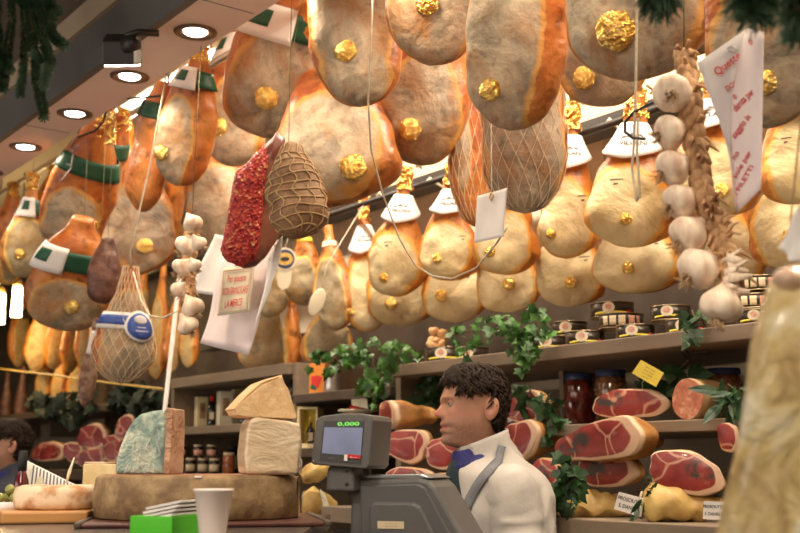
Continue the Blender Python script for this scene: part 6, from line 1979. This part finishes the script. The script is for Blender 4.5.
def build_person(label, foot, fwd, U, zref, cloth, arm_fwd=1.0):
    x = V((fwd.x, fwd.y, 0)).normalized(); z = V((0, 0, 1)); y = z.cross(x)
    mw = Matrix((x, y, z)).transposed().to_4x4(); mw.translation = foot
    t = thing('person', label, 'person', mat=mw)

    def L(px, py, s=0.0): return V(((474 - px) * U, s * U, zref + (446 - py) * U))
    ys = [366 + i * .75 for i in range(8)] + [372 + i * 2.2 for i in range(10)] + [394 + i * .8 for i in range(70)] + [450 + i * 3 for i in range(14)] + [494, 510, 530, 560, 600, 640, 680, 700]
    n = 96

    def surf(py, th, off=0.0):
        fr, bk, hw = interp(FR, py), interp(BK, py), interp(HW, py)
        if 398 < py < 446 and math.cos(th) > 0:
            fs_ = interp(FS, py); fr = lerp(fs_, fr, math.exp(-((abs(math.sin(th)) * hw) / 9.5) ** 2))
        mid = lerp(fr, bk, .56)
        c, s = math.cos(th), math.sin(th)
        if c > 0:
            jaw = sstep(424, 444, py) * (1 - sstep(446, 452, py))
            px = mid - (mid - fr) * (abs(c) ** lerp(.86, 1.0, jaw))
            ss = hw * math.copysign(abs(s) ** lerp(.92, 1.08, jaw), s)
        else:
            px = mid + (bk - mid) * abs(c) ** .9
            ss = hw * math.copysign(abs(s) ** .92, s)
        # nose, eye sockets, cheek bones, lips narrow to the middle
        if c > 0 and 394 < py < 448:
            a = abs(ss)
            wn = lerp(2.6, 5.4, sstep(402, 415, py))
            px -= interp(NOSE, py) * math.exp(-(a / wn) ** 2.4)
            px -= 1.5 * math.exp(-((a - 5.6) / 2.0) ** 2 - ((py - 416) / 2.2) ** 2)      # nostril wings
            px += 4.4 * math.exp(-((a - 11.5) / 5.2) ** 2 - ((py - 404.5) / 3.6) ** 2)   # sockets
            px -= 1.5 * math.exp(-((a - 11) / 7) ** 2 - ((py - 399) / 1.9) ** 2)         # brow
            px -= 1.6 * math.exp(-((a - 17) / 5) ** 2 - ((py - 413) / 4.5) ** 2)         # cheek
            px += 2.0 * sstep(5, 11, a) * (1 - sstep(11, 20, a)) * math.exp(-((py - 427.5) / 3.0) ** 2)                               # mouth corners
        p = L(px, py, ss)
        if off:
            d = V(((mid - px) , ss, 0)); d = d.normalized() if d.length > 1e-6 else V((1, 0, 0))
            p = p + d * off * U
        return p
    mb = MB(); vs = []; at = {'stubble': [], 'flush': [], 'lips': []}
    for py in ys:
        for k in range(n):
            th = 2 * PI * k / n
            p = surf(py, th); vs.append(p)
            a = abs(p.y / U); px = 474 - p.x / U
            front = px < 486
            st = sstep(415, 430, py) * (1 - sstep(448, 458, py)) * (1 - sstep(468, 482, px))
            st = max(st, .0)
            at['stubble'].append(st)
            at['flush'].append(max(math.exp(-((px - 436) / 4.5) ** 2 - ((py - 413) / 4) ** 2), .45 * math.exp(-((a - 18) / 7) ** 2 - ((py - 414) / 6) ** 2) * (px < 470)))
            at['lips'].append(.8 * math.exp(-((py - 427.5) / 2.9) ** 4) * (1 - sstep(8, 11, a)) * (px < 452))
    m = len(ys)
    fs = [(i * n + k, (i + 1) * n + k, (i + 1) * n + (k + 1) % n, i * n + (k + 1) % n) for i in range(m - 1) for k in range(n)]
    fs.append(tuple(range(n))); fs.append(tuple(reversed([(m - 1) * n + k for k in range(n)])))
    mb.add(vs, fs)
    # ears
    for sg in (1, -1):
        def earfn(q, d):
            g = 1.0
            dep = -.45 * math.exp(-(d.x ** 2 / .12 + (d.z - .1) ** 2 / .25)) * (1 if d.y * sg > 0 else 0)
            return V((q.x * (1 + .12 * d.z), q.y * (1 + dep * 1.6), q.z))
        e0 = len(mb.v)
        mb.ball(L(486, 410, sg * 30.2), (7.4 * U, 4.2 * U, 11.6 * U), 28, 18, earfn, Matrix.Rotation(R(-sg * 20), 3, 'Z') @ Matrix.Rotation(R(-10), 3, 'Y'))
        for k in at: at[k] += [.35 if k == 'flush' else 0.0] * (len(mb.v) - e0)
    # arms and hands
    hands = []
    for sg in (1, -1):
        sh = L(500, 488, sg * 60); el = L(505, 590, sg * 78); wr = L(422 - 14 * arm_fwd, 612, sg * 62)
        av, af = skin_arm([sh, sh.lerp(el, .5), el, el.lerp(wr, .5), wr], [.040, .042, .036, .032, .024])
        mb.add(av, af)
        for k in at: at[k] += [0.0] * len(av)
        hands.append((sh, el, wr))
    # legs
    hip = L(487, 690, 0)
    for sg in (1, -1):
        mb.tube([L(487, 680, sg * 30), V((-.01, sg * .095, .5)), V((-.02, sg * .10, .1))], [.075, .055, .042], 16)
        for k in at: at[k] += [0.0] * (3 * 16)
    mb.a = at
    body = mb.build('body', M['skin'], t)
    # eyes with lids and brows
    for sg in (1, -1):
        ce = L(450.6, 404.2, sg * 11.5)
        ev = MB().ball(ce, 4.3 * U, 20, 14).build('eye', M['eye white'], t)
        ir = (V((1, sg * .12, -.12))).normalized()
        q = ir.to_track_quat('Z', 'Y').to_matrix()
        MB().ball(ce + ir * 3.3 * U, (2.1 * U, 2.1 * U, 1.25 * U), 16, 10, None, q).build('iris', M['eye dark'], ev)
        lid = MB()
        lid.ball(ce + V((-.3 * U, 0, 1.7 * U)), (5.0 * U, 5.4 * U, 3.3 * U), 20, 12, None, Matrix.Rotation(R(14), 3, 'Y'))
        lo = lid.build('eyelid', M['skin'], ev)
        for k in at:
            a_ = lo.data.attributes.new(k, 'FLOAT', 'POINT')
        mb2 = MB(); rr = random.Random(3)
        for i in range(44):
            f_ = i / 43
            p0 = L(lerp(441.6, 456.5, f_ ** 1.3), 399.6 - 2.6 * math.sin(PI * min(1, f_ * 1.15)) + rr.uniform(-.7, .9), sg * lerp(4.5, 20, f_))
            mb2.tube([p0, p0 + V((-1.6 * U, sg * 1.4 * U, rr.uniform(.5, 1.6) * U))], [.85 * U, .3 * U], 4)
        mb2.build('eyebrow', M['hair'], t)
    # hair: a cap following the skull, then locks laid over it
    hl = [(0, 384), (30, 386), (55, 391), (68, 397), (75, 401), (80, 395), (104, 395), (112, 408), (125, 427), (180, 437)]

    def cover(py, th):
        a = abs(math.degrees((th + PI) % (2 * PI) - PI))
        return interp(hl, a)
    hb = MB(); vs = []; yy = [365.4 + i * 1.0 for i in range(74)]; nn = 90
    for py in yy:
        for k in range(nn):
            th = 2 * PI * k / nn
            lim = cover(py, th)
            mk = 1 - sstep(lim - 3, lim + 1.5, py)
            thick = lerp(-4, 4.6 + 1.6 * nz((math.cos(th) * 2, math.sin(th) * 2, py * .06), 2.0, 4), mk)
            p = surf(max(366, py), th, thick)
            p.z += 3.2 * U * (1 - sstep(366, 384, py))
            vs.append(p)
    fs = [(i * nn + k, (i + 1) * nn + k, (i + 1) * nn + (k + 1) % nn, i * nn + (k + 1) % nn) for i in range(len(yy) - 1) for k in range(nn)]
    fs.append(tuple(range(nn)))
    hb.add(vs, fs)
    rr = random.Random(11)
    for i in range(950):
        th = rr.uniform(-PI, PI); a = abs(math.degrees(th)); lim = interp(hl, a)
        y0 = rr.uniform(366.5, max(370, lim - 9))
        ln = rr.uniform(7, 17); dth = rr.uniform(-.5, .5) + (.16 if th > 0 else -.16)
        pts = []
        for j in range(5):
            f_ = j / 4; py = min(y0 + ln * f_, lim + 3.0)
            o_ = 4.4 + 2.4 * math.sin(PI * f_) + (.6 if a < 50 else 0) - 1.0 * f_ + 1.3 * math.sin(i * 1.7 + 5 * f_)
            p = surf(max(366, py), th + dth * f_, o_); p.z += 3.4 * U * (1 - sstep(366, 384, py))
            pts.append(p)
        hb.tube(pts, [.6 * U, 1.15 * U, 1.2 * U, .9 * U, .2 * U], 5)
    hb.build('hair', M['hair'], t)

    # clothes, each a closed ring surface a little outside the body
    def rings(name, rows, mat, nseg=64, fold=0.0, sd=0, parent=t, cap=True, tilt=None, open_=False):
        mb = MB(); vs = []
        for py, cx, hf, hs in rows:
            for k in range(nseg):
                th = 2 * PI * k / nseg; c, s = math.cos(th), math.sin(th)
                p = L(cx - hf * math.copysign(abs(c) ** .9, c), py + (tilt(py) * c if tilt else 0), hs * math.copysign(abs(s) ** .85, s))
                if fold: p += V((c, s, 0)) * fold * (nz(p, 9, sd) + .6 * (1 - 2 * abs(nz(V((p.x, p.y, p.z * .6)), 18, sd + 2))))
                vs.append(p)
        m = len(rows)
        fs = [(i * nseg + k, (i + 1) * nseg + k, (i + 1) * nseg + (k + 1) % nseg, i * nseg + (k + 1) % nseg) for i in range(m - 1) for k in range(nseg)]
        mb.add(vs, fs)
        return mb.build(name, M[mat], parent, solid=.004)

    def spline_rows(keys, n_):
        ks = [[(r[0], r[i]) for r in keys] for i in (1, 2, 3)]
        a, b = keys[0][0], keys[-1][0]
        return [(lerp(a, b, i / n_),) + tuple(interp(k_, lerp(a, b, i / n_)) for k_ in ks) for i in range(n_ + 1)]
    sw = rings('sweater', spline_rows([(456, 481, 24, 26), (464, 480, 30, 28), (476, 483, 36, 42), (500, 486, 38, 56), (600, 488, 40, 62)], 24), cloth[1], fold=.003, sd=1)
    rings('shirt_collar', [(447, 479, 25, 25), (449, 479, 26.5, 26), (454, 479.5, 27, 28), (460, 480, 29, 32), (464, 480, 31, 36)], cloth[2], tilt=lambda py: 5)
    jrows = spline_rows([(438, 482.5, 19, 25), (447, 483.5, 20.5, 26.5), (455, 486, 24, 31), (463, 489, 31, 48), (472, 492, 38, 66), (484, 495, 43, 74), (505, 498, 47, 76), (540, 500, 50, 76), (600, 498, 50, 74), (690, 497, 52, 74)], 60)
    jk = rings('jacket', jrows, cloth[0], 90, .016, 3, tilt=lambda py: 10 * (1 - sstep(446, 474, py)))
    jv = [(mw @ v.co) for v in jk.data.vertices]; jf = [tuple(p.vertices) for p in jk.data.polygons]
    for sg, (sh, el, wr) in zip((1, -1), hands):
        a0 = L(494, 476, sg * 52)
        pts = [a0, L(498, 486, sg * 68), sh.lerp(el, .25) + V((0, sg * .006, 0)), sh.lerp(el, .6), el, el.lerp(wr, .35), el.lerp(wr, .75), el.lerp(wr, .95)]
        rad = [.040, .060, .063, .060, .054, .048, .042, .038]
        pp_ = []; rr_ = []
        for i in range(len(pts) - 1):
            for j in range(6):
                f_ = j / 6; pp_.append(pts[i].lerp(pts[i + 1], f_)); rr_.append(lerp(rad[i], rad[i + 1], f_) + .004 * math.sin((i * 6 + j) * 1.7) * (i > 1))
        mb = MB().tube(pp_, rr_, 28)
        mb.v = [q + V((nz(q, 13, 5), nz(q, 13, 6), nz(q, 13, 7))) * .013 + V((1, 1, .3)) * (.007 * (1 - 2 * abs(nz(V((q.x * .6, q.y * .6, q.z * 1.6)), 17, 9)))) for q in mb.v]
        so = mb.build('sleeve', M[cloth[0]], t)
        jv_n = len(jv); jv += [mw @ q for q in mb.v]; jf += [tuple(jv_n + i for i in f) for f in mb.f]
    bvh = BVHTree.FromPolygons(jv, jf)
    inv = mw.inverted()
    tr = MB()
    for sg in (1, -1):
        b0 = len(tr.v)
        tr.tube([L(490, 668, sg * 26), V((-.02, sg * .10, .70)), V((-.012, sg * .102, .5)), V((-.02, sg * .105, .12)), V((-.02, sg * .105, .06))], [.115, .105, .088, .075, .078], 24)
    trs = tr.build('trousers', M['trousers'], t)
    for sg in (1, -1):
        mb = MB(); mb.ball((.05, sg * .105, .045), (.14, .05, .05), 24, 12, lambda q, d: V((q.x, q.y, max(q.z, -.045) * (1 - .35 * max(0, d.x))))); mb.build('shoe', M['shoe leather'], t)
    return t, L, bvh, mw


DP = 2.76
pc = P(474, 446, d=DP)
Um = mpp(pc)
foot = V((pc.x, pc.y, 0))
fw_ = (-RT * math.cos(R(7)) - V((FW.x, FW.y, 0)).normalized() * math.sin(R(7)))
t, L, bvh, mw = build_person('dark haired man in white jacket and grey apron strap, looking left past the scale', foot, fw_, Um, pc.z, ('jacket cloth', 'teal cloth', 'collar blue'))
# apron strap laid on the jacket, and the bib below
inv = mw.inverted()
path = [(502, 446), (500, 453), (499, 460), (491, 468), (483, 477), (476, 487), (470, 498), (465, 510), (462, 525)]
vs = []
ok = []
for i, (a, b_) in enumerate(path):
    nx = path[min(i + 1, len(path) - 1)]; pv = path[max(i - 1, 0)]
    d = V((nx[0] - pv[0], nx[1] - pv[1], 0)).normalized(); wv = V((-d.y, d.x, 0)) * 4.2
    row = []
    for sgn in (-1, 0, 1):
        dr = (P(a + wv.x * sgn, b_ + wv.y * sgn, d=1) - CAM).normalized()
        loc, nrm, _, _ = bvh.ray_cast(CAM, dr)
        row.append(loc + (CAM - loc).normalized() * .013 if loc is not None else None)
    ok.append(row)
rows = [r for r in ok if all(q is not None for q in r)]
mb = MB(); vs = [inv @ q for r in rows for q in r]
mb.add(vs, [(i * 3 + k, i * 3 + k + 1, (i + 1) * 3 + k + 1, (i + 1) * 3 + k) for i in range(len(rows) - 1) for k in range(2)])
mb.build('apron_strap', M['apron grey'], t, solid=.003)
mb = MB(); mb.grid(lambda u, v: L(lerp(458, 440, math.sin(PI * u)) - 4, lerp(520, 690, v), lerp(-58, 58, u)), 16, 10); mb.build('apron_bib', M['apron grey'], t, solid=.003)

# a second person, mostly out of frame far along the shop
DP = 4.6
pc = P(7, 470, d=DP)
t, L, bvh, mw = build_person('dim person with dark hair half out of frame at the far left', V((pc.x, pc.y, 0)), fw_, .00255, pc.z, ('trousers', 'teal cloth', 'collar blue'))
# ------------------------------------------------------------------ camera and view
cd = bpy.data.cameras.new('camera'); cd.sensor_width = 36; cd.lens = 36 * FPX / 800; cd.clip_start = .02
cam = bpy.data.objects.new('camera', cd); C.objects.link(cam)
cam.matrix_world = Matrix((RT, UP, -FW)).transposed().to_4x4()
cam.matrix_world.translation = CAM
cd.dof.use_dof = True; cd.dof.focus_distance = 2.35; cd.dof.aperture_fstop = 5.6
S = bpy.context.scene
S.camera = cam
w = bpy.data.worlds.new('hall'); S.world = w; w.use_nodes = True
w.node_tree.nodes['Background'].inputs[0].default_value = (.50, .40, .32, 1)
w.node_tree.nodes['Background'].inputs[1].default_value = .10
S.view_settings.view_transform = 'Standard'
S.view_settings.look = 'None'
S.view_settings.exposure = 0.0
S.view_settings.gamma = 1.0
S.view_settings.use_curve_mapping = False
S.cycles.use_denoising = True
S.cycles.max_bounces = 6
S.cycles.sample_clamp_indirect = 6
